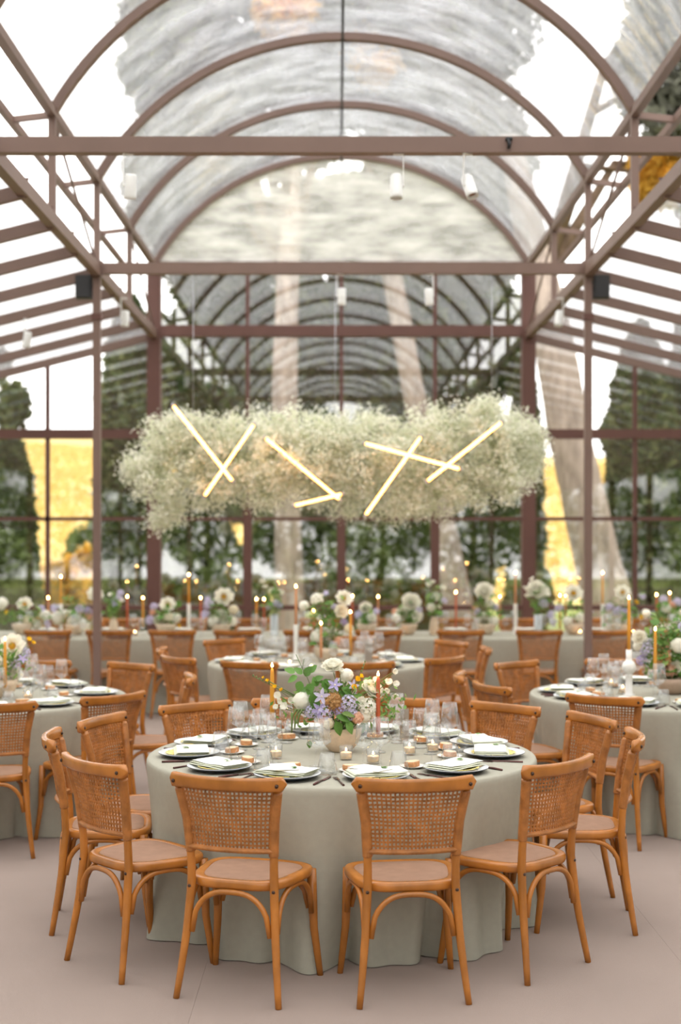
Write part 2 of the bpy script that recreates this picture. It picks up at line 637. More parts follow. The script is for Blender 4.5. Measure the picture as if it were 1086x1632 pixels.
# transoms in the nave bay
piece('transom', (XL, YB - 0.07, ZLOW - 0.03), (XR, YB + 0.07, ZLOW + 0.11))
piece('transom', (XL, YB - 0.05, ZUP - 0.05), (XR, YB + 0.05, ZUP + 0.03))
piece('rail', (XL, YB - 0.05, Z_TOP - 0.03), (XR, YB + 0.05, Z_TOP + 0.03))
piece('rail', (XL, YB - 0.035, Z_MID - 0.022), (XR, YB + 0.035, Z_MID + 0.022))
piece('sill', (XOL, YB - 0.05, Z_SILL - 0.03), (XOR, YB + 0.05, Z_SILL + 0.03))
piece('plinth', (XOL, YB - 0.05, 0), (XOR, YB + 0.05, 0.10))
for x in nave_m[1:-1]:
    piece('door_post', (x - 0.055, YB - 0.055, 0), (x + 0.055, YB + 0.055, Z_MID + 0.25))
    piece('mullion', (x - 0.024, YB - 0.03, Z_MID + 0.25), (x + 0.024, YB + 0.03, ZUP))
for side in (-1, 1):
    xi = XL if side < 0 else XR
    xs = [xi + side * 1.36 * k for k in range(4)] + [xi + side * AISLE]
    piece('rail', (min(xi, xs[-1]), YB - 0.06, Z_TOP - 0.06), (max(xi, xs[-1]), YB + 0.06, Z_TOP + 0.06))
    piece('rail', (min(xi, xs[-1]), YB - 0.03, Z_MID - 0.024), (max(xi, xs[-1]), YB + 0.03, Z_MID + 0.024))
    for x in xs[1:4]:
        piece('mullion', (x - 0.026, YB - 0.03, 0), (x + 0.026, YB + 0.03, zroof(x) - 0.05))
    piece('corner_post', (xs[-1] - 0.08, YB - 0.08, 0), (xs[-1] + 0.08, YB + 0.08, zroof(xs[-1]) - 0.05))
    for a, b in zip(xs[:-1], xs[1:]):
        lo, hi = min(a, b), max(a, b)
        for z0, z1 in ((0.1, Z_SILL), (Z_SILL, Z_MID), (Z_MID, Z_TOP)):
            piece('glass_pane', (lo + 0.02, YB - 0.004, z0), (hi - 0.02, YB + 0.004, z1), 'window_glass')
        mb = MB()
        zl, zh = zroof(lo + 0.02), zroof(hi - 0.02)
        v = [(lo + .02, YB - .004, Z_TOP), (hi - .02, YB - .004, Z_TOP), (hi - .02, YB + .004, Z_TOP), (lo + .02, YB + .004, Z_TOP),
             (lo + .02, YB - .004, zl), (hi - .02, YB - .004, zh), (hi - .02, YB + .004, zh), (lo + .02, YB + .004, zl)]
        mb.add(v, [(0, 3, 2, 1), (4, 5, 6, 7), (0, 1, 5, 4), (1, 2, 6, 5), (2, 3, 7, 6), (3, 0, 4, 7)])
        link('glass_pane', mb.mesh('glass_pane', 'window_glass', False), wall)
for a, b in zip(nave_m[:-1], nave_m[1:]):
    for z0, z1 in ((0.1, Z_SILL), (Z_SILL, Z_MID), (Z_MID, Z_TOP), (Z_TOP, ZLOW), (ZLOW, ZUP)):
        piece('glass_pane', (a + 0.02, YB - 0.004, z0), (b - 0.02, YB + 0.004, z1), 'window_glass')
# gable film under the last arch
mb = MB()
for yy, fl in ((YB - 0.004, True), (YB + 0.004, False)):
    G = []
    for i in range(33):
        x, z = arch_pt(i / 32, RA - 0.02)
        G.append([(x, yy, ZUP), (x, yy, max(ZUP, z))])
    mb.grid(G, flip=fl)
link('gable_pane', mb.mesh('gable_pane', 'gable_film', False), wall)

# ---- side walls: glass on posts
for nm, x in (('wall_left', XOL), ('wall_right', XOR)):
    w = struct(nm, 'brown steel framed glass side wall of the %s aisle' % nm[5:], 'wall')
    zt = ZLOW - 0.02 - SLOPE * AISLE
    for k in range(8):
        y = YB - 4.2 * k
        if k:
            piece('post', (x - 0.06, y - 0.06, 0), (x + 0.06, y + 0.06, zt - 0.05), 'frame_dark', w)
        if k < 7:
            piece('glass_pane', (x - 0.004, y - 4.14, 0.1), (x + 0.004, y - 0.06, zt - 0.05), 'window_glass', w)
            piece('rail', (x - 0.04, y - 4.14, 2.0), (x + 0.04, y - 0.06, 2.05), 'frame_dark', w)

# ================================================================== lights and boxes fixed to the steel
def spot_head(bracket_len=0.07):
    body = MB()
    body.lathe([(0, 0.165), (0.030, 0.165), (0.040, 0.150), (0.041, 0.02), (0.041, 0.0), (0.034, 0.0), (0.033, 0.03), (0.0, 0.035)], 20)
    lens = MB(); lens.lathe([(0, 0.036), (0.032, 0.031), (0.033, 0.026), (0, 0.030)], 20)
    br = MB()
    br.box((-0.05, -0.008, 0.08), (-0.044, 0.008, 0.30)).box((-0.05, -0.012, 0.292), (0.02, 0.012, 0.30))
    br.tube([(-0.052, 0, 0.09), (-0.036, 0, 0.09)], 0.010, 8)
    return body.mesh('housing', 'white_metal'), lens.mesh('lens', 'copper'), br.mesh('bracket', 'white_metal', False)


ME_SPOT = spot_head()


def spotlight(p, tilt, spin, label):
    o = empty('spotlight', p)
    o.rotation_euler = (0, 0, spin)
    tag(o, label, 'spotlight', 'white track spotlights under the tie beams')
    M = Matrix.Translation((0, 0, 0.09)) @ Matrix.Rotation(tilt, 4, 'X') @ Matrix.Translation((0, 0, -0.09))
    h = link('housing', ME_SPOT[0], o, mw=M)
    link('lens', ME_SPOT[1], h)
    link('bracket', ME_SPOT[2], o)


yb1, yb2 = YB - 4 * RIB, YB - 2 * RIB
zb = ZTIE - 0.032 - 0.30
spotlight(((632 - 538) * yb1 / FPX, yb1, zb), 0.12, PI, 'white spotlight with a copper lens hanging from the near tie beam')
spotlight(((748 - 538) * yb1 / FPX, yb1, zb), -0.45, 0.6, 'tilted white spotlight at the right of the near tie beam')
spotlight(((208 - 538) * yb1 / FPX, yb1, zb), 0.2, 0.3, 'white spotlight hanging at the left of the near tie beam')
spotlight(((545 - 538) * yb2 / FPX, yb2, zb), 0.15, 0.2, 'white spotlight at the middle of the far tie beam')
spotlight(((684 - 538) * yb2 / FPX, yb2, zb), -0.2, 2.6, 'white spotlight right of the middle of the far tie beam')
for s, lab in ((-1, 'left'), (1, 'right')):
    xx = (XL if s < 0 else XR)
    spotlight((xx - s * 0.09 if s > 0 else xx + 0.09, 14.6, ZLOW - 0.055 - 0.30), 0.2, 0.5 if s < 0 else 2.5, 'white spotlight hanging under the %s girder beyond the column' % lab)

spotlight((-3.25, YB - 3 * raf, ZLOW - 0.02 - SLOPE * (abs(-3.25) - abs(XL)) - 0.05 - 0.30), 0.2, 1.2, 'white spotlight hanging from a left aisle rafter')

me_sp = MB(); me_sp.box((-0.075, -0.06, -0.11), (0.075, 0.06, 0.11)); me_sp = me_sp.mesh('cabinet', 'speaker_black', False)
me_gr = MB(); me_gr.box((-0.066, -0.068, -0.10), (0.066, -0.0605, 0.10)); me_gr = me_gr.mesh('grille', 'speaker_black', False)
me_bk = MB(); me_bk.box((-0.02, 0.0, -0.02), (0.115, 0.03, 0.02)); me_bk = me_bk.mesh('wall_bracket', 'speaker_black', False)
for s, lab in ((-1, 'left'), (1, 'right')):
    xx = XL if s < 0 else XR
    o = empty('loudspeaker', (xx + s * 0.125, yb2, 4.22))
    tag(o, 'small black loudspeaker box fixed to the top of the %s column' % lab, 'speaker', 'black loudspeakers on the far columns')
    link('cabinet', me_sp, o); link('grille', me_gr, o)
    b = link('wall_bracket', me_bk, o)
    if s > 0:
        b.rotation_euler = (0, 0, PI)
mb = MB()
mb.tube([(0, 0, 0.03), (0.01, -0.01, 0.0), (0.005, 0, -0.035)], 0.012, 8).box((-0.015, -0.012, 0.02), (0.03, 0.012, 0.04))
o = link('cable_clamp', mb.mesh('cable_clamp', 'speaker_black'), None, ((808 - 538) * yb1 / FPX, yb1 - 0.06, ZTIE + 0.02))
tag(o, 'small black clamp on the face of the near tie beam', 'clamp')

# ================================================================== OUTDOORS
def leaf_tris(P, size, rng, aspect=0.6):
    """one randomly turned triangle pair (quad) per point; returns (4N,3)"""
    N = len(P)
    a = rng.normal(size=(N, 3)); a /= np.linalg.norm(a, axis=1, keepdims=True)
    b = rng.normal(size=(N, 3)); b -= a * (a * b).sum(1, keepdims=True); b /= np.linalg.norm(b, axis=1, keepdims=True)
    s = size * rng.uniform(0.6, 1.3, (N, 1))
    q = np.stack([P - a * s, P + b * s * aspect, P + a * s, P - b * s * aspect], 1)
    return q.reshape(-1, 3)


def blob_points(n, rng, r=(1, 1, 1), shell=0.55, lumps=9):
    """points in a lumpy ellipsoid, biased to the outside"""
    d = rng.normal(size=(n, 3)); d /= np.linalg.norm(d, axis=1, keepdims=True)
    L = rng.normal(size=(lumps, 3)); L /= np.linalg.norm(L, axis=1, keepdims=True)
    k = np.clip((d @ L.T).max(1), 0, 1)
    rad = (shell + (1 - shell) * rng.random(n) ** 0.6) * (0.72 + 0.34 * k ** 3)
    return d * rad[:, None] * np.array(r)


def cypress(p, r, h, label, mats=('cypress', 'cypress_light'), n=13000, size=0.14, group='columnar cypress trees outside the glass', seed=1, base=0.15, cat='cypress'):
    rng = np.random.default_rng(seed)
    o = empty('cypress_tree', p)
    tag(o, label, cat, group)
    t = rng.random(n) ** 0.85
    prof = np.interp(t, [0, 0.06, 0.3, 0.7, 0.92, 1.0], [0.62, 0.85, 1.0, 0.86, 0.42, 0.03])
    ang = rng.random(n) * 2 * PI
    lump = 1 + 0.10 * np.sin(ang * 5 + t * 17 + seed) + 0.10 * np.sin(ang * 3 - t * 31)
    rad = r * prof * lump * (0.62 + 0.42 * rng.random(n) ** 0.8)
    P = np.stack([rad * np.cos(ang), rad * np.sin(ang), base + t * (h - base)], 1)
    me = soup('foliage', leaf_tris(P, size, rng), 4, list(mats), (rng.random(n) < 0.35).astype(int))
    link('foliage', me, o)
    mb = MB()
    rows = []
    for i in range(15):
        tt = i / 14
        rr = r * 0.58 * float(np.interp(tt, [0, 0.06, 0.3, 0.7, 0.92, 1.0], [0.55, 0.8, 1.0, 0.86, 0.42, 0.02]))
        rows.append([(rr * (1 + .12 * math.sin(3 * a + i * 1.7)) * math.cos(a), rr * (1 + .12 * math.sin(3 * a + i * 1.7)) * math.sin(a), base + tt * (h - base) * 0.97) for a in np.linspace(0, 2 * PI, 16, endpoint=False)])
    mb.grid(rows, wrap=True)
    link('inner_growth', mb.mesh('inner_growth', mats[0]), o)
    mb = MB(); mb.tube([(0, 0, -0.1), (0, 0, base + 0.5)], [0.16, 0.12], 10)
    link('trunk', mb.mesh('trunk', 'bark_dark'), o)
    return o


def shrub(p, rx, rz, label, mat='shrub', n=2600, size=0.10, seed=1, group='shrubs beyond the glass wall', name='shrub', mat2=None, cat='shrub'):
    rng = np.random.default_rng(seed)
    o = empty(name, p)
    tag(o, label, cat, group)
    P = blob_points(n, rng, (rx, rx * 0.9, rz * 0.55)) + np.array([0, 0, rz * 0.52])
    P = P[P[:, 2] > 0.0]
    mi = (rng.random(len(P)) < 0.35).astype(int) if mat2 else None
    link('foliage', soup('foliage', leaf_tris(P, size, rng), 4, [mat, mat2] if mat2 else [mat], mi), o)
    mb = MB()
    for k in range(6):
        a = k * 1.05 + seed
        mb.tube([(0, 0, -0.05), (rx * .25 * math.cos(a), rx * .25 * math.sin(a), rz * .3), (rx * .55 * math.cos(a), rx * .5 * math.sin(a), rz * .7)], [.03, .022, .01], 6)
    link('stems', mb.mesh('stems', 'twig'), o)
    return o


def pine(pts, rads, crowns, label, seed, mat='pine_needles', leafn=2600, size=0.17):
    """leaning stone pine: bark trunk through pts, crown puffs (x,y,z,rx,rz)"""
    rng = np.random.default_rng(seed)
    o = empty('pine_tree', pts[0])
    tag(o, label, 'pine tree', 'tall pines behind the glass wall')
    base = Vector(pts[0])
    # trunk: finely divided with ridged bark
    P = [Vector(p) - base for p in pts]
    fine, fr = [], []
    for i in range(len(P) - 1):
        for k in range(10):
            t = k / 10
            fine.append(P[i].lerp(P[i + 1], t)); fr.append(rads[i] + (rads[i + 1] - rads[i]) * t)
    fine.append(P[-1]); fr.append(rads[-1])
    n = 28
    G = []
    ridge = rng.uniform(-1, 1, (len(fine), n))
    ridge = 0.5 * ridge + 0.5 * np.roll(ridge, 1, 0)
    for i, (p, r) in enumerate(zip(fine, fr)):
        flare = 1 + 0.5 * math.exp(-p.z / 0.35)
        G.append([(p.x + r * flare * (1 + .05 * ridge[i, k]) * math.cos(2 * PI * k / n), p.y + r * flare * (1 + .05 * ridge[i, k]) * math.sin(2 * PI * k / n), p.z - 0.05) for k in range(n)])
    mb = MB(); mb.grid(G, wrap=True)
    link('trunk', mb.mesh('trunk', 'bark'), o)
    top = fine[-1]
    for (cx, cy, cz, rx, rz, *mt) in crowns:
        c = Vector((cx, cy, cz)) - base
        mb = MB()
        mid = (top + c) / 2 + Vector((0, 0, -0.2))
        start = fine[int(len(fine) * 0.8)]
        mb.tube([start, mid, c], [rads[-1] * .7, rads[-1] * .4, 0.03], 8)
        b = link('branch', mb.mesh('branch', 'bark_dark'), o)
        pp = blob_points(leafn, rng, (rx, rx, rz), 0.35, 12) + np.array(c)
        link('needles', soup('needles', leaf_tris(pp, size, rng, 0.35), 4, mt or [mat]), b)
    return o


# ground and the hillside
gr = MB()
xs = np.linspace(-60, 60, 49)
ys = np.concatenate([np.linspace(-30, 40, 15), np.linspace(46, 140, 26)])


def zter(x, y):
    h = max(0.0, y - 44)
    return -0.13 + 0.118 * h * (1 - 0.1 * math.sin(x * 0.05)) + (0.25 * math.sin(x * 0.35 + y * 0.2) if h > 0 else 0)


G1 = [[(x, y, zter(x, y)) for x in xs] for y in ys if y <= 41]
G2 = [[(x, y, zter(x, y)) for x in xs] for y in ys if y >= 39.9]
gr.grid(G1)
o = link('ground', gr.mesh('ground', 'grass')); tag(o, 'grassy ground outside the pavilion', 'ground', kind='structure')
hl = MB(); hl.grid(G2)
o = link('hillside', hl.mesh('hillside', 'straw')); tag(o, 'golden dry grass hillside seen beyond the trees', 'hillside', kind='structure')
rng = np.random.default_rng(5)
n = 26000
P = np.stack([rng.uniform(-32, 30, n), rng.uniform(42, 120, n), np.zeros(n)], 1)
P[:, 2] = [zter(a, b) + 0.12 for a, b in P[:, :2]]
o = link('dry_grass', soup('dry_grass', leaf_tris(P, 0.34, rng, 0.3), 4, ['straw_tuft']))
tag(o, 'tufts of golden dry grass on the hillside', 'grass', kind='stuff')

cypress((-3.45, 23.0, -0.13), 0.52, 5.9, 'tall dark cypress just left of the back left column', seed=3)
cypress((-6.15, 26.0, -0.13), 0.42, 3.9, 'slim cypress at the far left edge of the view', seed=5, n=9000)
cypress((5.38, 24.5, -0.13), 0.62, 5.7, 'dark cypress right of the thick leaning pine trunk', seed=6)
cypress((6.95, 25.6, -0.13), 0.85, 7.2, 'broad dark cypress at the far right edge of the view', seed=7, n=17000)
cypress((3.60, 26.5, -0.13), 0.30, 5.4, 'narrow cypress directly beside the back right column', seed=8, n=9000)


def evergreen(p, puffs, label, seed, n=2600):
    """broad evergreen: trunk, limbs and several leafy puffs (dx, dy, z, rx, rz)"""
    rng = np.random.default_rng(seed)
    o = empty('evergreen_tree', p)
    tag(o, label, 'tree', 'broad evergreens behind the glass wall')
    mb = MB(); mb.tube([(0, 0, -.1), (.1, 0, 2.0), (0, .1, 4.2)], [.2, .15, .08], 10)
    t = link('trunk', mb.mesh('trunk', 'bark_dark'), o)
    for (dx, dy, z, rx, rz) in puffs:
        mb = MB(); mb.tube([(0.05, 0, max(.6, z * .5)), (dx * .6, dy * .6, z * .8), (dx, dy, z)], [.08, .05, .02], 6)
        link('limb', mb.mesh('limb', 'bark_dark'), t)
        k = int(n * rx * rz)
        P = blob_points(k, rng, (rx, rx * .8, rz), 0.45, 12) + np.array([dx, dy, z])
        link('foliage', soup('foliage', leaf_tris(P, .15, rng), 4, ['cypress', 'cypress_light'], (rng.random(k) < .35).astype(int)), o)


evergreen((-2.5, 26.6, -.13), [(-.35, 0, 1.6, 1.0, 1.6), (.3, .1, 3.6, 1.05, 1.5), (-.35, 0, 5.2, .9, 1.3), (.2, 0, 6.8, .9, 1.2), (.9, .3, 5.6, .8, 1.2), (.8, .2, 7.6, .8, 1.0)], 'dark evergreen filling the first nave window from the left', 61)
evergreen((-.05, 29.5, -.13), [(-.8, 0, 1.9, 1.1, 1.6), (.7, 0, 2.1, 1.1, 1.8), (-.3, 0, 4.3, 1.2, 1.4), (.8, 0, 5.2, .9, 1.2), (-.6, 0, 6.4, 1.0, 1.2), (.9, .2, 7.4, 1.0, 1.2), (1.9, .1, 5.8, .9, 1.3), (-1.5, .2, 8.2, .9, 1.0), (-1.6, 0, 4.6, .8, 1.3), (.1, .2, 9.0, 1.0, .9)], 'dark evergreen behind the middle nave windows', 62)
evergreen((3.05, 29.8, -.13), [(-.5, 0, 1.9, 1.1, 1.7), (.45, 0, 3.0, .8, 1.6), (-.6, 0, 4.7, 1.0, 1.3), (.3, 0, 6.2, .9, 1.3), (-.5, .1, 7.9, 1.0, 1.2), (-1.4, 0, 8.6, .8, .9)], 'dark evergreen filling the last nave window on the right', 63)
for k, x in enumerate(np.linspace(-21, 21, 12)):  # tree row added out of view to darken glass reflections and front light
    evergreen((float(x), -25.0 + 1.5 * (k % 2), -.13), [(0, 0, 2.4, 2.5, 2.4), (.3, 0, 6.2 + .6 * math.sin(k * 2.1), 2.2, 2.2)], 'evergreen of the row behind the camera, %s from the left' % ORD[k], 70 + k, 420)
for sd, lab in ((-1, 'left'), (1, 'right')):  # side rows added out of view, tall enough to cut low sky light
    for k in range(9):
        evergreen((sd * (12.5 + .8 * (k % 2)), -16.0 + 4.3 * k, -.13), [(0, 0, 2.5, 2.4, 2.5), (.2, .3, 6.4, 2.3, 2.4), (0, 0, 10.2 + .7 * math.sin(k * 1.9 + sd), 2.1, 2.2)], 'evergreen of the row outside the %s aisle, %s from the front' % (lab, ORD[k]), 90 + k + (20 if sd > 0 else 0), 420)
shrub((-5.9, 24.0, -0.13), 0.75, 2.0, 'dark rounded bush at the foot of the slim left cypress', n=3400, seed=21)
shrub((1.55, 27.2, -0.13), 0.85, 3.2, 'leafy bush between the two leaning pine trunks', n=4600, seed=23, size=0.12)
shrub((-1.75, 24.6, -0.13), 0.6, 1.7, 'low bush left of the straight pine trunk', n=2600, seed=24)
shrub((0.35, 24.6, -0.13), 0.8, 2.0, 'low green bush behind the centre window post', n=2800, seed=25)
shrub((3.25, 23.6, -0.13), 0.45, 1.5, 'low bush beside the back right column', n=2000, seed=26)
shrub((-2.75, 24.0, -0.13), 0.5, 1.6, 'low bush in front of the left nave window', n=2200, seed=27)
shrub((5.9, 23.2, -0.13), 0.6, 1.7, 'low dark bush in front of the right cypresses', n=2600, seed=28)
for k, (px, Y, rx, rz) in enumerate([(98, 29, 0.55, 1.5), (135, 30, 0.6, 1.7), (160, 28.5, 0.35, 1.2), (70, 31, 0.5, 1.4)]):  # shrubs whose yellow carries the field's sunlight in the foliage colour
    shrub(((px - 538) * Y / FPX, Y, -0.13), rx, rz, ['golden shrub left of the aisle mullion beyond the glass', 'tallest golden shrub beyond the left aisle glass',
          'small golden shrub against the left cypress', 'golden shrub next to the dark rounded bush'][k], 'autumn', 1800, 0.09, 40 + k, 'golden shrubs in the field', 'golden_shrub', 'straw_tuft')
shrub((-5.7, 33, -0.13), 0.9, 2.2, 'grey green bush behind the golden shrubs', n=2600, seed=48)

pine([(-0.82, 24, -0.13), (-0.86, 24, 2.0), (-0.92, 24, 4.5), (-0.8, 24, 8.5)], [0.27, 0.23, 0.22, 0.17],
     [(-2.5, 24.0, 8.6, 1.35, 1.1), (-0.9, 24.5, 9.4, 1.5, 1.3), (-1.9, 25, 11.2, 1.9, 1.2), (0.3, 24.6, 10.6, 1.2, 1.0), (-2.9, 24.5, 10.0, 1.0, 0.9), (-2.2, 26, 7.1, 1.3, .8), (-.3, 25.2, 7.4, 1.1, .9), (-3.0, 25.4, 8.0, 1.0, 1.1), (-3.1, 26.0, 11.6, 1.0, 1.2), (-.9, 23.6, 10.9, .55, .6, 'autumn')],  # last puff is a sunlit crown patch, done by colour
     'straight grey pine trunk behind the second nave window', 51)
pine([(2.33, 25, -0.13), (1.95, 25, 1.9), (1.35, 25, 4.6), (0.6, 25, 8.8)], [0.30, 0.23, 0.21, 0.16],
     [(1.2, 25.0, 7.8, 1.1, 1.0), (2.6, 25.0, 8.8, 1.0, 1.3), (1.2, 25.5, 10.4, 1.5, 1.2), (2.5, 25.6, 11.2, 1.3, 1.2), (0.2, 25.5, 12.3, 1.5, 1.0), (2.4, 26, 7.2, 1.2, .8), (1.9, 26.4, 9.6, 1.3, 1.0), (2.8, 26, 12.4, 1.1, 1.0), (.5, 24.2, 10.2, .6, .5, 'autumn')],  # last puff has sunlight coloured into its needles
     'slim pine trunk leaning left behind the third nave window', 52)
pine([(4.75, 23, -0.13), (4.35, 23, 1.4), (3.9, 23, 3.4), (3.55, 23, 5.4), (2.9, 23.3, 8.6)], [0.46, 0.39, 0.36, 0.33, 0.20],
     [(5.6, 23, 9.6, 1.0, 1.5), (6.6, 24, 8.2, 0.9, 1.2), (6.2, 23.5, 11.5, 1.5, 1.1), (5.5, 23.6, 8.0, .5, .6, 'autumn')],  # last puff imitates sunlit foliage by its yellow colour
     'thick pale pine trunk leaning left beyond the right aisle glass', 53)
evergreen((-7.7, 27.5, -.13), [(1.3, -.3, 4.5, .38, .5), (-1.0, 0, 5.0, 1.2, 1.5), (.9, -.2, 5.3, .4, .4)], 'tree whose hanging branch shows at the left aisle window', 130, 1300)

# ================================================================== CANE-BACK CHAIRS
def chair_meshes():
    parts = []        # (name, mesh, kind, children)
    ZR0, ZR1 = 0.815, 0.88

    def yb_(z):       # rear line of the back at the posts
        return float(np.interp(z, [0.0, .25, .45, .56, .70, .82, .88], [-.245, -.205, -.185, -.19, -.207, -.232, -.245]))

    def xb_(z):
        return float(np.interp(z, [0.0, .12, .27, .45, .56, .70, .82, .88], [.212, .198, .183, .172, .172, .182, .203, .214]))

    # rear legs run up to become the back posts
    def rear(s):
        mb = MB()
        zs = [0, .06, .13, .2, .27, .36, .45, .52, .60, .68, .76, .83]
        rr = [.0125, .0135, .0145, .0155, .0165, .017, .0175, .0165, .016, .016, .016, .016]
        mb.tube([(s * xb_(z), yb_(z), z) for z in zs], rr, 10)
        return mb.mesh('rear_leg', 'wood')

    def front(s):
        mb = MB()
        zs = [0, .1, .2, .3, .44]
        mb.tube([(s * float(np.interp(z, [0, .2, .44], [.232, .212, .204])), float(np.interp(z, [0, .2, .44], [.196, .172, .165])), z) for z in zs], [.0125, .0145, .0165, .0185, .020], 10)
        return mb.mesh('front_leg', 'wood')

    def bolts(lst):
        mb = MB()
        for (p, d) in lst:
            mb.lathe([(0, .004), (.0045, .0035), (.0075, 0), (.0075, -.004), (0, -.004)], 10, 0, Matrix.Translation(p) @ look_dir(d))
        return mb.mesh('bolt', 'bolt')
    for s in (-1, 1):
        parts.append(('rear_leg', rear(s), None, [('bolt', bolts([((s * .175, -.203, .43), (0, -1, 0))]))]))
    for s in (-1, 1):
        parts.append(('front_leg', front(s), None, []))

    # top rail: thick bowed block with rounded ends
    def bow(x):
        return -0.287 + 0.85 * x * x
    prof = [(-.5, -.30), (-.42, -.46), (-.2, -.5), (.2, -.5), (.42, -.46), (.5, -.30), (.5, .30), (.40, .47), (.15, .5), (-.15, .5), (-.40, .47), (-.5, .30)]
    G = []
    for t in np.linspace(-1, 1, 27):
        x = 0.243 * t
        e = max(0.0, abs(t) - 0.9) / 0.1
        k = math.sqrt(max(0.0, 1 - e * e)) * 0.93 + 0.07 if e > 0 else 1.0
        thick = (0.034 + 0.010 * t ** 4) * k
        hh = (0.050 + 0.012 * t ** 4) * k
        zc = 0.851 + 0.003 * t * t
        G.append([(x, bow(x) + a * thick - 0.10 * b * hh, zc + b * hh) for a, b in prof])
    mb = MB(); mb.grid(G, wrap=True)
    mb.f.append(tuple(range(len(prof) - 1, -1, -1))); mb.mi.append(0)
    L = (len(G) - 1) * len(prof)
    mb.f.append(tuple(range(L, L + len(prof)))); mb.mi.append(0)
    rail_b = bolts([((s * .214, bow(.214) - .0245, .850), (s * .28, -1, 0)) for s in (-1, 1)] + [((s * .214, bow(.214) + .024, .850), (-s * .28, 1, 0)) for s in (-1, 1)])
    parts.append(('top_rail', mb.mesh('top_rail', 'wood'), None, [('bolt', rail_b)]))

    # cane panel: u across, v up, bowed back
    Z0, Z1 = 0.578, 0.836

    def S(u, v, off=0.0):
        z = Z0 + (Z1 - Z0) * v
        x = u * (xb_(z) + 0.004)
        y = yb_(z) - 0.040 * (1 - u * u) * (0.85 + .3 * v) + off
        return (x, y, z)
    mb = MB()
    NC, NR = 22, 14

    def strip(pts, dirv, w, th=0.0022):
        V, F = [], []
        for (p, d) in zip(pts, dirv):
            p = np.array(p); d = np.array(d) * w / 2
            for sgn, o_ in ((-1, -th), (1, -th), (1, th), (-1, th)):
                V.append(p + d * sgn + np.array([0, o_, 0]))
        for i in range(len(pts) - 1):
            for k in range(4):
                k2 = (k + 1) % 4
                F.append((i * 4 + k, i * 4 + k2, i * 4 + 4 + k2, i * 4 + 4 + k))
        mb.add(V, F)
    for i in range(NC):
        u = -0.93 + 1.86 * (i + .5) / NC
        pts = [S(u, v) for v in np.linspace(0.06, 1, 9)]
        strip(pts, [(1, 0, 0)] * len(pts), 0.0070)
    for j in range(NR):
        v = 0.09 + 0.89 * (j + .5) / NR
        pts = [S(-0.96 + 1.92 * k / 42, v + 0.004 * math.sin(k * 0.5 + j), 0.0032 * (1 if (k + j) % 2 else -1)) for k in range(43)]
        strip(pts, [(0, 0, 1)] * len(pts), 0.0078)
    weave = mb.mesh('cane_weave', 'cane', False)
    # wrapped border: bottom band and bound sides
    mb = MB()
    mb.tube([S(-1 + 2 * k / 44, 0.035) for k in range(45)], [0.0175 + 0.0012 * (k % 2) for k in range(45)], 8, flat=0.62)
    band = mb.mesh('bound_band', 'cane')
    kids = [('bound_band', band)]
    for s in (-1, 1):
        mb = MB()
        mb.tube([(s * xb_(z) * 1.0, yb_(z), z) for z in np.linspace(Z0 - .012, ZR0 + .005, 60)], [0.0195 + 0.0013 * (k % 2) for k in range(60)], 8)
        kids.append(('bound_post', mb.mesh('bound_post', 'cane')))
    parts.append(('cane_back', weave, None, kids))

    # seat: rounded trapezoid frame with an inset cane panel
    def outline(inset, n=48):
        pts = []
        for k in range(n):
            a = 2 * PI * k / n
            ca, sa = math.cos(a), math.sin(a)
            p = 2.0 / 3.6
            x = math.copysign(abs(ca) ** p, ca)
            y = math.copysign(abs(sa) ** p, sa)
            hw = (0.218 + 0.026 * y) - inset
            pts.append((x * hw, y * (0.203 - inset) + 0.002))
        return pts
    mb = MB()
    ring = []
    for (ins, z) in ((0.012, .424), (0.003, .428), (0.0, .436), (0.0, .452), (0.004, .459), (0.012, .462), (0.034, .461), (0.040, .456), (0.040, .424)):
        ring.append([(x, y, z) for x, y in outline(ins)])
    ring.append(ring[0])
    mb.grid(ring, wrap=True)
    frame = mb.mesh('seat_frame', 'wood')
    mb = MB()
    rows = []
    for k, (sc_, z) in enumerate(((1.0, .4545), (.97, .4605), (.85, .4625), (.5, .463), (.02, .463))):
        rows.append([(x * sc_, y * sc_, z) for x, y in outline(0.036)])
    rows.append([(x * .9, y * .9, .44) for x, y in outline(0.036)])
    mb.grid(rows[:5], wrap=True)
    mb.f.append(tuple(4 * 48 + i for i in range(48))); mb.mi.append(0)
    cane_seat = mb.mesh('cane_seat', 'seat_cane')
    parts.append(('seat_frame', frame, None, [('cane_seat', cane_seat)]))

    # bentwood arches under the seat
    def arch(a, b, zlo=.275, ztop=.418):
        a, b = Vector(a), Vector(b)
        pts = []
        for k in range(21):
            t = k / 20
            q = 2 * t - 1
            z = zlo + (ztop - zlo) * (1 - abs(q) ** 2.6) ** 0.62
            s_ = 0.5 + 0.5 * math.copysign(abs(q) ** 0.9, q)
            p = a.lerp(b, s_)
            pts.append((p.x, p.y, z))
        pts[0] = (pts[0][0], pts[0][1], zlo - .02); pts[-1] = (pts[-1][0], pts[-1][1], zlo - .02)
        mb = MB(); mb.tube(pts, 0.0115, 8)
        return mb.mesh('brace_arch', 'wood')
    parts.append(('brace_arch', arch((-.162, -.205, 0), (.162, -.205, 0)), None, []))
    parts.append(('brace_arch', arch((-.190, .168, 0), (.190, .168, 0), .30), None, []))
    for s in (-1, 1):
        parts.append(('brace_arch', arch((s * .184, -.182, 0), (s * .209, .150, 0), .285), None, []))
    return parts


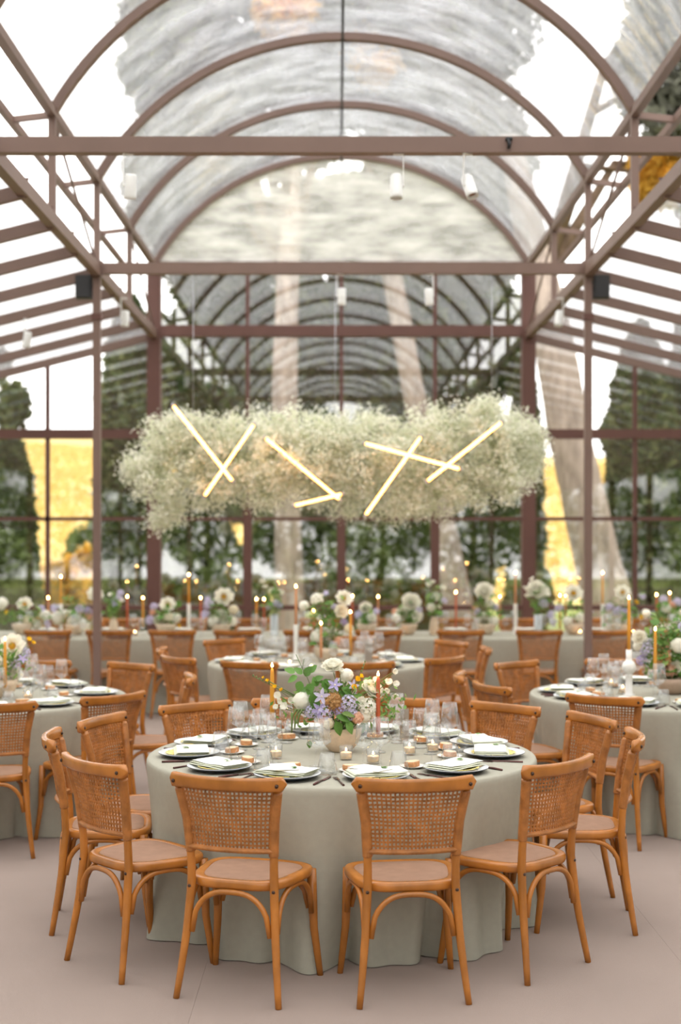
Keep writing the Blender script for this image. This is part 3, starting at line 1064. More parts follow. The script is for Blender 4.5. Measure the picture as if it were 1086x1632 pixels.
# woven seat: fine herringbone relief in the material, the strands are far below one pixel
m_ = pmat('seat_cane', (160, 126, 104), 0.75, var=0.08, scale=20, spec=0.2)
nt = m_.node_tree
ck = nt.nodes.new('ShaderNodeTexChecker'); ck.inputs['Scale'].default_value = 150
tcn = nt.nodes.new('ShaderNodeTexCoord'); nt.links.new(tcn.outputs['Object'], ck.inputs['Vector'])
bpn = nt.nodes.new('ShaderNodeBump'); bpn.inputs['Strength'].default_value = 0.6; bpn.inputs['Distance'].default_value = 0.004
nt.links.new(ck.outputs['Fac'], bpn.inputs['Height']); nt.links.new(bpn.outputs[0], nt.nodes['Principled BSDF'].inputs['Normal'])

CHAIR = chair_meshes()
RAIL_OFF = 0.272


def chair(railpos, toward, label, group, jitter=0.0):
    """place a chair so that its top rail stands at railpos and its seat faces 'toward'"""
    d = Vector((toward[0] - railpos[0], toward[1] - railpos[1])).normalized()
    rz = math.atan2(-d.x, d.y) + jitter
    d = Vector((-math.sin(rz), math.cos(rz)))
    o = empty('dining_chair', (railpos[0] + d.x * RAIL_OFF, railpos[1] + d.y * RAIL_OFF, 0), rz)
    tag(o, label, 'chair', group)
    for name, me, kind, kids in CHAIR:
        p = link(name, me, o)
        for kn, km in kids:
            link(kn, km, p)
    return o


# ================================================================== TABLES
ZT = 0.76


def round_cloth(R, seats, seed):
    """floor-length cloth: flat top, soft shoulder, folds gathered between the chairs"""
    rng = np.random.default_rng(seed)
    n = 420
    th = np.linspace(0, 2 * PI, n, endpoint=False)
    ph = rng.uniform(0, 2 * PI, 5)
    w_ = np.sin(13 * th + ph[0] + 0.9 * np.sin(3 * th + ph[1]))
    fold = 1.9 * np.abs(np.sin(6.5 * th + ph[4] + 0.7 * np.sin(3 * th + ph[1]))) ** 0.6 - 1.45 + 0.15 * w_ + 0.30 * np.sin(27 * th + ph[2] + np.sin(2 * th)) + 0.45 * np.sin(7 * th + ph[3])
    big = np.zeros(n); dent = np.zeros(n)
    for s in seats:
        dd = (th - s + PI) % (2 * PI) - PI
        dent += np.exp(-(dd / 0.17) ** 2)
    dent = np.clip(dent, 0, 1)
    dent2 = np.zeros(n)
    for s in seats:
        dd = (th - s + PI) % (2 * PI) - PI
        dent2 = np.maximum(dent2, 1 / (1 + np.exp((np.abs(dd) - 0.33) / 0.025)))
    rows = []
    for r in (0.0001, 0.3, 0.6, 0.8, 0.95, 0.985):
        rows.append([(R * r * math.cos(t), R * r * math.sin(t), ZT) for t in th])
    for dr, dz in ((0.0, 0.0015), (0.006, 0.006), (0.010, 0.016), (0.011, 0.035)):
        rows.append([((R + dr) * math.cos(t), (R + dr) * math.sin(t), ZT - dz) for t in th])
    for k in range(1, 21):
        q = k / 20
        z = (ZT - 0.035) * (1 - q) + 0.004
        amp = 0.042 * q + 0.062 * max(0, q - .4)
        push = -0.030 * dent * min(1, max(0, (q - 0.1) / 0.3)) * (1 - 0.6 * q)
        r = R + 0.011 - 0.030 * q - 0.018 * q * dent2 + fold * amp + push
        rows.append([(r[i] * math.cos(th[i]), r[i] * math.sin(th[i]), z) for i in range(n)])
    mb = MB(); mb.grid(rows[::-1], wrap=True)
    return mb.mesh('tablecloth', 'linen')


def table_under(name, p, R, label):
    o = empty(name, (p[0], p[1], 0))
    tag(o, label, 'table', 'round dining tables')
    mb = MB(); mb.lathe([(0, ZT - .03), (R - .012, ZT - .03), (R - .006, ZT - .015), (R - .012, ZT - .002), (0, ZT - .002)], 48)
    link('tabletop', mb.mesh('tabletop', 'wood'), o)
    for k in range(4):
        a = PI / 4 + k * PI / 2
        mb = MB(); mb.tube([(R * .55 * math.cos(a), R * .55 * math.sin(a), ZT - .03), (R * .62 * math.cos(a), R * .62 * math.sin(a), 0)], .02, 8)
        link('leg', mb.mesh('leg', 'wood'), o)


# measured top-rail positions (px x, px y of the rail's upper edge) -> plan position
def rail_at(px, py):
    s = (py - 857) / (CAMZ - 0.88)
    Y = FPX / s
    return ((px - 538) / s, Y)


T1 = (0.02, 6.60); T2 = (-2.30, 8.95); T3 = (2.20, 9.10); T4 = (-0.15, 11.45)
RT = 0.915


def clamp_ring(p, c, lo=1.315, hi=1.40):
    v = Vector((p[0] - c[0], p[1] - c[1]))
    L = min(hi, max(lo, v.length))
    v = v.normalized() * L
    return (c[0] + v.x, c[1] + v.y)


TABLES = {}
# name: centre, left-hand seats near->far, right-hand seats near->far  (pixels of the rail)
spec = {
    'front': (T1, [(356, 1237), (140, 1210), (78, 1169), (165, 1142), (322, 1122), (470, 1114)], [(663, 1239), (897, 1211), (1017, 1169), (950, 1140), (810, 1121), (622, 1114)]),
    'left': (T2, [], [(-8, 1122), (186, 1106), (306, 1076), (213, 1056), (66, 1052)]),
    'right': (T3, [(965, 1107), (778, 1090), (722, 1073), (812, 1053), (982, 1050)], []),
    'middle': (T4, [(391, 1055), (269, 1047), (257, 1033), (387, 1021)], [(583, 1055), (714, 1047), (788, 1032), (724, 1021), (560, 1013)]),
}
SETTINGS = []     # (table, centre, angle, seat phrase)
for tn, (c, Ls, Rs) in spec.items():
    seats = []
    for sd, lst in (('left-hand', Ls), ('right-hand', Rs)):
        for i, (px, py) in enumerate(lst):
            p = clamp_ring(rail_at(px, py), c)
            ang = math.atan2(p[1] - c[1], p[0] - c[0])
            if tn in ('left', 'right'):
                phrase = '%s place of the %s round table' % (['nearest', 'second nearest', 'third nearest', 'fourth nearest', 'farthest'][i], tn)
            else:
                phrase = '%s %s place of the %s round table' % (ORD[i], sd, tn)
            seats.append((p, ang, phrase))
            jit = {('front', 'left-hand', 0): 0.02, ('front', 'right-hand', 1): 0.03, ('front', 'right-hand', 0): -0.08}.get((tn, sd, i), 0.0)
            chair(p, c, 'honey wood cane-back chair at the ' + phrase, 'cane-back chairs at the %s round table' % tn, jit)
            SETTINGS.append((tn, c, ang, phrase))
    angs = [s[1] for s in seats]
    if tn in ('left', 'right'):       # the places on the outer side, beyond the frame edge
        aa = sorted(a % (2 * PI) for a in angs)
        gaps = [((aa[(i + 1) % len(aa)] - aa[i]) % (2 * PI), aa[i]) for i in range(len(aa))]
        g, a0 = max(gaps)
        m_o = int(g / 0.53) - 1
        for k in range(m_o):
            a = a0 + g * (k + 1) / (m_o + 1)
            p = (c[0] + 1.35 * math.cos(a), c[1] + 1.35 * math.sin(a))
            phrase = '%s outer place of the %s round table' % (ORD[k], tn)
            edge = 538 + FPX * (p[0] + (0.32 if tn == 'left' else -0.32)) / p[1]
            if (tn == 'left' and edge < 0) or (tn == 'right' and edge > 1086) or p[1] > c[1]:      # the photo shows no chair there
                chair(p, c, 'honey wood cane-back chair at the ' + phrase, 'cane-back chairs at the %s round table' % tn)
            SETTINGS.append((tn, c, a, phrase)); angs.append(a)
    o = link('tablecloth', round_cloth(RT, angs, len(tn)), None, (c[0], c[1], 0))
    tag(o, {'front': 'floor-length sage linen cloth on the front round table', 'left': 'floor-length sage cloth on the round table at the left edge',
            'right': 'floor-length sage cloth on the round table at the right edge', 'middle': 'sage cloth on the round table in the middle distance'}[tn], 'tablecloth', 'sage cloths on round tables')
    table_under('round_table', c, RT - 0.004, 'round dining table covered by the sage cloth, %s table' % tn)
    TABLES[tn] = c

# ---- the long table across the back
LY0, LY1 = 14.05, 15.25
LX0, LX1 = -4.6, 4.7
n = 260
rng = np.random.default_rng(3)
per = []          # perimeter walk
for k in range(n):
    t = k / n * 2 * ((LX1 - LX0) + (LY1 - LY0))
    Lx, Ly = LX1 - LX0, LY1 - LY0
    if t < Lx:
        per.append((LX0 + t, LY0, 0, -1))
    elif t < Lx + Ly:
        per.append((LX1, LY0 + t - Lx, 1, 0))
    elif t < 2 * Lx + Ly:
        per.append((LX1 - (t - Lx - Ly), LY1, 0, 1))
    else:
        per.append((LX0, LY1 - (t - 2 * Lx - Ly), -1, 0))
rows = [[(0.05 + (x - .05) * s, 14.65 + (y - 14.65) * s, ZT) for x, y, _, _ in per] for s in (0.001, 0.5, 0.995)]
for dz, out in ((0.004, 0.006), (0.02, 0.012), (0.2, 0.016), (0.4, 0.02), (0.6, 0.024), (0.752, 0.03)):
    rows.append([(x + nx * (out + .02 * dz * math.sin(k * 1.9)), y + ny * (out + .02 * dz * math.sin(k * 1.9)), ZT - dz) for k, (x, y, nx, ny) in enumerate(per)])
mb = MB(); mb.grid(rows[::-1], wrap=True)
o = link('tablecloth', mb.mesh('tablecloth', 'linen'))
tag(o, 'long sage cloth on the banquet table across the back', 'tablecloth')
lt = empty('long_table', (0.05, 14.65, 0)); tag(lt, 'long banquet table covered by a sage cloth at the back', 'table')
mb = MB(); mb.box((LX0 - .05 + .01, LY0 - 14.65 + .01, ZT - .03), (LX1 - .05 - .01, LY1 - 14.65 - .01, ZT - .003)); link('tabletop', mb.mesh('tabletop', 'wood', False), lt)
for x in (-4.3, -1.5, 1.5, 4.3):
    for y in (-.45, .45):
        mb = MB(); mb.box((x - .02, y - .02, 0), (x + .02, y + .02, ZT - .03)); link('leg', mb.mesh('leg', 'wood', False), lt)
LONG_F = [75, 173, 274, 378, 490, 604, 735, 861, 972, 1078]
for i, px in enumerate(LONG_F):
    x = (px - 538) * 13.62 / FPX
    chair((x, 13.62), (x, 20), 'honey cane-back chair, %s from the left along the near side of long table' % ORD[i], 'chairs along the near side of the long table', random.uniform(-.05, .05))
LONG_B = [-3.2, -2.45, -1.7, -0.95, -0.2, 0.55, 1.3, 2.05, 2.8, 3.55]
for i, x in enumerate(LONG_B):
    chair((x, 15.68), (x, 0), 'honey cane-back chair, %s from the left along the far side of long table' % ORD[i], 'chairs along the far side of the long table', random.uniform(-.06, .06))

# ================================================================== TABLEWARE
def L(prof, name, mat, n=28, smooth=True):
    mb = MB(); mb.lathe(prof, n)
    return mb.mesh(name, mat, smooth)


ME_PLATE = L([(0, .005), (.085, .006), (.105, .010), (.142, .021), (.145, .0235), (.143, .0245), (.104, .0135), (.085, .009), (0, .008)][::-1], 'rim', 'plate_grey', 40)
ME_PLATE_B = L([(0, .0), (.088, .0), (.09, .004), (.106, .0085), (.1435, .0195), (.1435, .0205), (.104, .0095), (0, .0045)], 'underside', 'plate_under', 40)
ME_SALAD = L([(0, .0), (.055, .0), (.07, .004), (.103, .011), (.105, .013), (.103, .0138), (.069, .007), (.055, .0035), (0, .003)], 'salad_plate', 'plate_yellow' if False else 'plate_grey', 36)
# yellow glaze with dark leaf drawing towards the rim (flat print)
m_ = pmat('plate_yellow', (244, 226, 140), 0.25, var=0.02)
nt = m_.node_tree
b_ = nt.nodes['Principled BSDF']
tcn = nt.nodes.new('ShaderNodeTexCoord')
vo = nt.nodes.new('ShaderNodeTexVoronoi'); vo.inputs['Scale'].default_value = 42; vo.feature = 'DISTANCE_TO_EDGE'
nt.links.new(tcn.outputs['Object'], vo.inputs['Vector'])
nz = nt.nodes.new('ShaderNodeTexNoise'); nz.inputs['Scale'].default_value = 26
nt.links.new(tcn.outputs['Object'], nz.inputs['Vector'])
mm = nt.nodes.new('ShaderNodeMath'); mm.operation = 'LESS_THAN'; mm.inputs[1].default_value = 0.10
nt.links.new(vo.outputs['Distance'], mm.inputs[0])
m2 = nt.nodes.new('ShaderNodeMath'); m2.operation = 'GREATER_THAN'; m2.inputs[1].default_value = 0.56
nt.links.new(nz.outputs['Fac'], m2.inputs[0])
m3 = nt.nodes.new('ShaderNodeMath'); m3.operation = 'MULTIPLY'
nt.links.new(mm.outputs[0], m3.inputs[0]); nt.links.new(m2.outputs[0], m3.inputs[1])
mxc = nt.nodes.new('ShaderNodeMix'); mxc.data_type = 'RGBA'
nt.links.new(m3.outputs[0], mxc.inputs[0])
src = b_.inputs['Base Color'].links[0].from_socket
nt.links.new(src, mxc.inputs[6]); mxc.inputs[7].default_value = (*lin((98, 108, 74)), 1)
nt.links.new(mxc.outputs[2], b_.inputs['Base Color'])
ME_SALAD.materials.clear(); ME_SALAD.materials.append(m_)
ME_BPLATE = L([(0, 0), (.038, 0), (.042, .004), (.059, .009), (.060, .0105), (.041, .0065), (0, .003)], 'bread_plate', 'ceramic_white', 28)


def napkin_mesh(seed):
    """three soft folded layers, slightly fanned"""
    rng = random.Random(seed)
    mb = MB()
    body, edge = 0, 1
    for k in range(3):
        w, d = 0.122 - .003 * k, 0.080 - .003 * k
        z0 = 0.0005 + k * 0.0062
        nx, ny = 14, 8
        ph = rng.uniform(0, 6)
        top, bot = [], []
        for i in range(nx + 1):
            r1, r2 = [], []
            for j in range(ny + 1):
                x = -w + 2 * w * i / nx + 0.006 * k
                y = -d + 2 * d * j / ny + 0.004 * k
                ex = 1 - abs(2 * i / nx - 1) ** 6
                ey = 1 - abs(2 * j / ny - 1) ** 6
                h = 0.0058 * min(ex, ey) ** 0.5 + 0.0022 * math.sin(x * 34 + ph) * (0.4 + k * .3)
                r1.append((x, y, z0 + 0.001 + h)); r2.append((x, y, z0 + 0.0022 * math.sin(x * 34 + ph) * (0.4 + k * .3)))
            top.append(r1); bot.append(r2)
        mb.grid(top, mi=body if k == 2 else edge, flip=True)
        mb.grid(bot, mi=edge)
    return mb.mesh('napkin', ['napkin', 'napkin_edge'])


ME_NAP = [napkin_mesh(i) for i in range(3)]


def leaf_grid(Lg, W, bend=0.15, fold=0.25, nl=7, nw=4, point=1.0):
    G = []
    for i in range(nl + 1):
        t = i / nl
        w = W * (math.sin(PI * min(1, t ** 0.8 * 0.97 + .03)) ** point)
        row = []
        for j in range(nw + 1):
            u = -1 + 2 * j / nw
            row.append((u * w, t * Lg, abs(u) * w * fold - bend * Lg * t * t))
        G.append(row)
    return G


mb = MB()
for a, s in ((0.4, 1), (-0.5, .8), (1.5, .7)):
    mb.grid(leaf_grid(.035 * s, .009 * s), 0, Matrix.Translation((0, 0, .004)) @ Matrix.Rotation(a, 4, 'Z') @ Matrix.Rotation(.2, 4, 'X'))
ME_SPRIG = mb.mesh('leaf_sprig', 'leaf')
mb = MB(); mb.box((-.055, -.085, 0), (.055, .085, .0012)); ME_CARD = mb.mesh('menu_card', 'card_white', False)


def bread_mesh(seed):
    rng = random.Random(seed)
    mb = MB()
    n = 18
    rows = []
    for (s, z) in ((0.9, 0), (1.0, .006), (1.0, .020), (.93, .025)):
        rows.append([(s * (.045 + .004 * math.sin(3 * a + seed)) * math.cos(a), s * (.028 + .003 * math.sin(2 * a + seed)) * math.sin(a), z) for a in np.linspace(0, 2 * PI, n, endpoint=False)])
    mb.grid(rows, 0, wrap=True)
    mb.f.append(tuple(range(n - 1, -1, -1))); mb.mi.append(1)
    mb.f.append(tuple(range(3 * n, 4 * n))); mb.mi.append(1)
    return mb.mesh('bread_slice', ['bread_crust', 'bread_crumb'])


ME_BREAD = [bread_mesh(i) for i in range(3)]


def knife_mesh():
    mb = MB()
    mb.tube([(0, -.11, .004), (0, -.06, .005), (0, -.005, .004)], [.0045, .0058, .004], 8)
    mb.box((-.0075, -.005, .003), (.0085, .09, .0042))
    mb.add([(-.0075, .09, .003), (.0085, .09, .003), (-.004, .112, .003), (-.0075, .09, .0042), (.0085, .09, .0042), (-.004, .112, .0042)], [(0, 2, 1), (3, 4, 5), (0, 3, 5, 2), (1, 2, 5, 4)])
    return mb.mesh('table_knife', 'cutlery')


def fork_mesh():
    mb = MB()
    mb.tube([(0, -.105, .003), (0, -.03, .0045), (0, .035, .004)], [.0052, .0036, .003], 8)
    mb.box((-.010, .033, .002), (.010, .055, .004))
    for k in range(4):
        x = -.0085 + k * .00567
        mb.box((x - .0014, .055, .002), (x + .0014, .098, .004))
    return mb.mesh('table_fork', 'cutlery', False)


ME_KNIFE, ME_FORK = knife_mesh(), fork_mesh()
# stemware: broad angular bowl over a thin stem
ME_WINE = L([(0, .0005), (.034, .0005), (.035, .002), (.012, .006), (.0042, .014), (.0036, .098), (.008, .106), (.041, .128), (.0435, .134), (.0425, .150), (.0335, .235), (.0325, .235), (.0413, .150), (.042, .135), (.039, .1295), (.007, .1085), (0, .107)], 'wine_glass', 'clear_glass', 28)
ME_WATER = L([(0, .0005), (.032, .0005), (.033, .002), (.011, .006), (.004, .013), (.0034, .075), (.007, .082), (.036, .100), (.039, .106), (.038, .122), (.031, .195), (.030, .195), (.0368, .122), (.0375, .107), (.035, .1015), (.006, .0845), (0, .083)], 'water_glass', 'clear_glass', 28)
ME_TUMB = L([(0, .0), (.042, .0), (.045, .004), (.0445, .02), (.030, .092), (.0288, .092), (.043, .02), (.0425, .008), (0, .007)], 'tumbler', 'clear_glass', 28)
ME_VOT = L([(0, 0), (.027, 0), (.029, .003), (.032, .066), (.0308, .066), (.0278, .008), (0, .008)], 'glass_cup', 'clear_glass', 24)
ME_VWAX = L([(0, .009), (.0265, .009), (.0275, .034), (.024, .036), (0, .034)], 'wax', 'wax_white', 20)


def flame_mesh(h=.026, r=.0055):
    return L([(0, 0), (r * .7, h * .12), (r, h * .3), (r * .75, h * .55), (r * .3, h * .82), (0, h)], 'flame', 'flame', 10)


ME_FLAME = flame_mesh()
ME_FLAME_S = flame_mesh(.016, .004)
ME_WICK = L([(0, 0), (.0012, 0), (.001, .012), (0, .012)], 'wick', 'wick', 6)


def place(name, me, c, ang, r, dx, dy, z, label, cat, group, rot=0.0, sc=None):
    """item of a place setting: local x to the diner's right, y to the table centre"""
    rz = ang + PI / 2          # local +y points to the centre
    ox, oy = c[0] + r * math.cos(ang), c[1] + r * math.sin(ang)
    ca, sa = math.cos(rz), math.sin(rz)
    p = (ox + dx * ca - dy * sa, oy + dx * sa + dy * ca, z)
    o = link(name, me, None, p, rz + rot, scale=sc)
    tag(o, label, cat, group)
    return o


for i, (tn, c, ang, ph) in enumerate(SETTINGS):
    g = tn + ' round table'
    R0 = 0.725
    rr = random.Random(i * 17 + 3)
    z = ZT + 0.0006
    o = empty('dinner_plate')
    rz = ang + PI / 2
    o.location = (c[0] + R0 * math.cos(ang), c[1] + R0 * math.sin(ang), z); o.rotation_euler = (0, 0, rz)
    tag(o, 'pale grey dinner plate with dark underside, ' + ph, 'plate', 'dinner plates on the ' + g)
    link('rim', ME_PLATE, o); link('underside', ME_PLATE_B, o)
    sx, sy = rr.uniform(-.008, .008), rr.uniform(-.008, .008)
    place('salad_plate', ME_SALAD, c, ang, R0, sx, sy, z + .0095, 'yellow leaf-patterned small plate, ' + ph, 'plate', 'yellow plates on the ' + g, rr.uniform(0, 6))
    nz_ = z + .0245
    nap = place('napkin', ME_NAP[i % 3], c, ang, R0, rr.uniform(-.01, .01) - .012, rr.uniform(-.012, .012), nz_, 'folded cream napkin on the plate, ' + ph, 'napkin', 'napkins on the ' + g, rr.uniform(-.12, .12))
    if tn == 'front' and ph.startswith('first'):
        place('menu_card', ME_CARD, c, ang, R0, -.02, .015, nz_ + .0205, 'blank white card lying on the napkin, ' + ph, 'card', 'white cards on the ' + g, rr.uniform(.5, .9))
    place('leaf_sprig', ME_SPRIG, c, ang, R0, rr.uniform(.02, .05), rr.uniform(-.02, .02), nz_ + .0195, 'small green leaf sprig on the napkin, ' + ph, 'sprig', 'leaf sprigs on the ' + g, rr.uniform(0, 6))
    bpl = place('bread_plate', ME_BPLATE, c, ang, R0, -.06, .205, z, 'small white bread plate, ' + ph, 'plate', 'bread plates on the ' + g)
    place('bread_slice', ME_BREAD[i % 3], c, ang, R0, -.06, .205, z + .0045, 'crusty slice of bread, ' + ph, 'bread', 'bread on the ' + g, rr.uniform(-.7, .7))
    if tn != 'middle':
        place('table_knife', ME_KNIFE, c, ang, R0, .168, -.02, z, 'dark bronze table knife, ' + ph, 'knife', 'knives on the ' + g, rr.uniform(-.06, .06))
        place('table_fork', ME_FORK, c, ang, R0, -.168, -.03, z, 'dark bronze table fork, ' + ph, 'fork', 'forks on the ' + g, rr.uniform(-.06, .06))
    place('wine_glass', ME_WINE, c, ang, R0, .078 + rr.uniform(-.008, .008), .218 + rr.uniform(-.008, .012), z, 'tall clear wine glass, ' + ph, 'wine glass', 'wine glasses on the ' + g, 0, rr.uniform(.97, 1.03))
    place('water_glass', ME_WATER, c, ang, R0, .016 + rr.uniform(-.006, .006), .300 + rr.uniform(-.004, .015), z, 'shorter clear stemmed glass, ' + ph, 'wine glass', 'stemmed water glasses on the ' + g)
    place('tumbler', ME_TUMB, c, ang, R0, .130 + rr.uniform(-.006, .006), .142 + rr.uniform(-.004, .008), z, 'clear conical tumbler, ' + ph, 'tumbler', 'tumblers on the ' + g)

# the long table's places
LONGP = []
for side, xs_, yy, ang in (('near', [(px - 538) * 13.62 / FPX for px in LONG_F], LY0 + .18, -PI / 2), ('far', LONG_B, LY1 - .18, PI / 2)):
    for i, x in enumerate(xs_):
        ph = '%s %s-side place from the left on the long table' % (ORD[i], side)
        c = (x, yy); z = ZT + .0006
        o = empty('dinner_plate', (x, yy, z)); tag(o, 'pale dinner plate, ' + ph, 'plate', 'dinner plates on the long table')
        link('rim', ME_PLATE, o); link('underside', ME_PLATE_B, o)
        place('napkin', ME_NAP[i % 3], c, ang, 0, 0, 0, z + .0245, 'folded cream napkin, ' + ph, 'napkin', 'napkins on the long table', random.uniform(-.1, .1))
        place('wine_glass', ME_WINE, c, ang, 0, .135, .125, z, 'tall clear wine glass, ' + ph, 'wine glass', 'wine glasses on the long table')
        place('water_glass', ME_WATER, c, ang, 0, .225, .10, z, 'shorter clear stemmed glass, ' + ph, 'wine glass', 'stemmed water glasses on the long table')


# ================================================================== CANDLES
def taper_mesh(h, r=.0115):
    return [(0, 0), (r, 0), (r * .98, h * .5), (r * .8, h * .93), (r * .55, h - .004), (.002, h)]


ME_TAPER = {}


def taper(p, h, col, label, holder='glass', group='lit taper candles', hlabel=None, hz=0.10):
    """lit taper standing in a holder of its own; p is the point on the table, h the wax length"""
    key = (round(h, 3), col)
    if key not in ME_TAPER:
        ME_TAPER[key] = L(taper_mesh(h), 'wax', 'wax_' + col, 14)
    hm = holder_mesh(holder, hz)
    ho = link('candle_holder', hm, None, p)
    tag(ho, hlabel or ('holder of the ' + label.replace('lit ', '').replace(', tall white holder', '')), 'candle holder', 'candle holders')
    o = empty('taper_candle', (p[0], p[1], p[2] + hz - .012))
    tag(o, label, 'candle', group)
    link('wax', ME_TAPER[key], o)
    link('wick', ME_WICK, o, (0, 0, h - .002))
    link('flame', ME_FLAME, o, (0, 0, h + .004))


HOLD = {}


def holder_mesh(kind, hz):
    key = (kind, round(hz, 3))
    if key in HOLD:
        return HOLD[key]
    if kind == 'glass':
        pr = [(0, 0), (.036, 0), (.037, .004), (.012, .010), (.010, hz * .5), (.018, hz * .75), (.020, hz), (.0145, hz), (.0138, hz - .012), (0, hz - .012)]
        HOLD[key] = L(pr, 'candle_holder', 'clear_glass', 20)
    elif kind == 'white':
        pr = [(0, 0), (.036, 0), (.036, .006), (.020, .014), (.0185, hz * .3), (.0195, hz * .7), (.019, hz - .006), (.0185, hz), (.0138, hz), (.0138, hz - .012), (0, hz - .012)]
        HOLD[key] = L(pr, 'candle_holder', 'ceramic_white', 20)
    else:       # ball
        pr = [(0, 0), (.04, 0), (.04, .006), (.024, .012), (.022, hz * .42), (.026, hz * .45)]
        for k in range(9):
            a = -PI / 2 + PI * (k + .5) / 9
            pr.append((max(.02, .046 * math.cos(a)), hz * .62 + .05 * math.sin(a)))
        pr += [(.020, hz * .82), (.0205, hz), (.0138, hz), (.0138, hz - .012), (0, hz - .012)]
        HOLD[key] = L(pr, 'candle_holder', 'ceramic_white', 24)
    return HOLD[key]


def candle_px(px, ytop, Y, col, label, holder, hz, group):
    """wax top at pixel ytop for depth Y"""
    ztop = CAMZ - (ytop - 857) * Y / FPX
    x = (px - 538) * Y / FPX
    z0 = ZT + .0006
    h = max(.12, ztop - z0 - hz + .012)
    taper((x, Y, z0), h, col, label, holder, group, None, hz)


candle_px(434, 1065, 6.78, 'yellow', 'lit yellow taper left of the flower bowl on the front table', 'glass', .13, 'tapers on the front table')
candle_px(603, 1079, 6.62, 'orange', 'lit terracotta taper right of the flower bowl on the front table', 'glass', .10, 'tapers on the front table')
candle_px(8, 1022, 8.75, 'yellow', 'lit yellow taper on the left round table', 'glass', .09, 'tapers on the left table')
candle_px(1003, 956, 9.0, 'yellow', 'lit yellow taper on a tall white ball holder', 'ball', .30, 'tapers on the right table')
candle_px(1045, 1006, 8.8, 'yellow', 'lit short yellow taper beside the right flower bowl', 'glass', .10, 'tapers on the right table')
candle_px(512, 996, 10.95, 'tan', 'lit tan taper at the front of the middle table', 'glass', .08, 'tapers on the middle table')
candle_px(472, 937, 11.6, 'tan', 'lit tan taper on a tall white holder, middle table', 'white', .30, 'tapers on the middle table')
candle_px(559, 978, 11.3, 'yellow', 'lit yellow taper right of the middle table flowers', 'glass', .07, 'tapers on the middle table')
candle_px(500, 976, 11.9, 'orange', 'lit short orange taper behind the middle table flowers', 'glass', .07, 'tapers on the middle table')
LC = [(77, 955, 'tan', 'g'), (97, 921, 'yellow', 'w'), (203, 953, 'orange', 'g'), (228, 955, 'yellow', 'g'), (301, 918, 'yellow', 'w'), (320, 955, 'orange', 'g'),
      (409, 957, 'yellow', 'g'), (421, 957, 'orange', 'g'), (562, 952, 'orange', 'g'), (603, 953, 'tan', 'g'), (727, 946, 'orange', 'g'), (797, 953, 'tan', 'g'),
      (822, 915, 'tan', 'w'), (893, 951, 'yellow', 'g'), (902, 951, 'tan', 'g'), (961, 915, 'yellow', 'w'), (1047, 950, 'orange', 'g'), (1068, 947, 'tan', 'g')]
for i, (px, py, col, k) in enumerate(LC):
    Y = 14.83 - 0.02 * (i % 2)
    ln = '%s lit taper from the left on the long table, %s%s' % (ORD[i] if i < 15 else ['sixteenth', 'seventeenth', 'eighteenth'][i - 15], {'orange': 'terracotta', 'yellow': 'yellow', 'tan': 'tan'}[col], ', tall white holder' if k == 'w' else '')
    candle_px(px, py, Y, col, ln, 'white' if k == 'w' else 'glass', .32 if k == 'w' else .07, 'tapers on the long table')


def votive(p, label, group, sc=1.0):
    o = empty('votive_candle', p)
    tag(o, label, 'votive', group)
    link('glass_cup', ME_VOT, o); w = link('wax', ME_VWAX, o)
    link('wick', ME_WICK, o, (0, 0, .033)); link('flame', ME_FLAME_S, o, (0, 0, .041))


def table_pt(px, py):
    """point of a table top under a pixel"""
    s = (py - 857) / (CAMZ - ZT)
    return ((px - 538) / s, FPX / s, ZT + .0006)


for (px, py, lab) in [(552, 1211, 'glass votive in front of the flower bowl on the front table'), (595, 1217, 'glass votive at the right front of the flower bowl'),
                      (440, 1209, 'glass votive under the yellow taper on the front table'), (653, 1203, 'glass votive in front of the taupe number card'),
                      (690, 1198, 'glass votive among the right-hand glasses of the front table')]:
    votive(table_pt(px, py), lab, 'votives on the front table')
for (px, py, lab) in [(45, 1116, 'glass votive on the left table'), (993, 1106, 'glass votive beside the ball holder on the right table'), (975, 1096, 'second glass votive behind on the right table'),
                      (462, 1064, 'glass votive at the left of the middle table'), (497, 1071, 'glass votive near the front of the middle table')]:
    votive(table_pt(px, py), lab, 'votives on the other round tables')
for i, px in enumerate((100, 152, 215, 640, 700, 735, 830, 925, 1010)):
    votive(((px - 538) * 14.475 / FPX, 14.475, ZT + .0006), '%s glass votive from the left on the long table' % ORD[i], 'votives on the long table')


# ---- table-number cards
def number_card(p, rz, w, h, label, text=None):
    o = empty('number_card', p, rz)
    tag(o, label, 'card', 'taupe number cards')
    mb = MB(); mb.box((-w / 2, -.001, .012), (w / 2, .001, .012 + h)); link('card', mb.mesh('card', 'card_taupe', False), o)
    mb = MB(); mb.box((-w * .35, -.012, 0), (w * .35, .012, .014)); link('foot', mb.mesh('foot', 'ceramic_taupe', False), o)
    if text:
        cu = bpy.data.curves.new('number', 'FONT'); cu.body = text; cu.size = .03; cu.align_x = 'CENTER'; cu.extrude = .0002
        t = bpy.data.objects.new('number', cu)
        COL.objects.link(t)
        dg = bpy.context.evaluated_depsgraph_get()
        me = bpy.data.meshes.new_from_object(t.evaluated_get(dg))
        bpy.data.objects.remove(t)
        me.materials.clear(); me.materials.append(MATS['card_white'])
        link('number', me, o, mw=Matrix.Translation((0, -.0014, h * .52)) @ Matrix.Rotation(PI / 2, 4, 'X'))


p = table_pt(645, 1181); number_card(p, 0.35, .048, .150, 'taupe table number card beside the glasses of the front table', '10')
p = table_pt(588, 1057); number_card(p, 0.1, .062, .150, 'taupe number card on the middle round table')


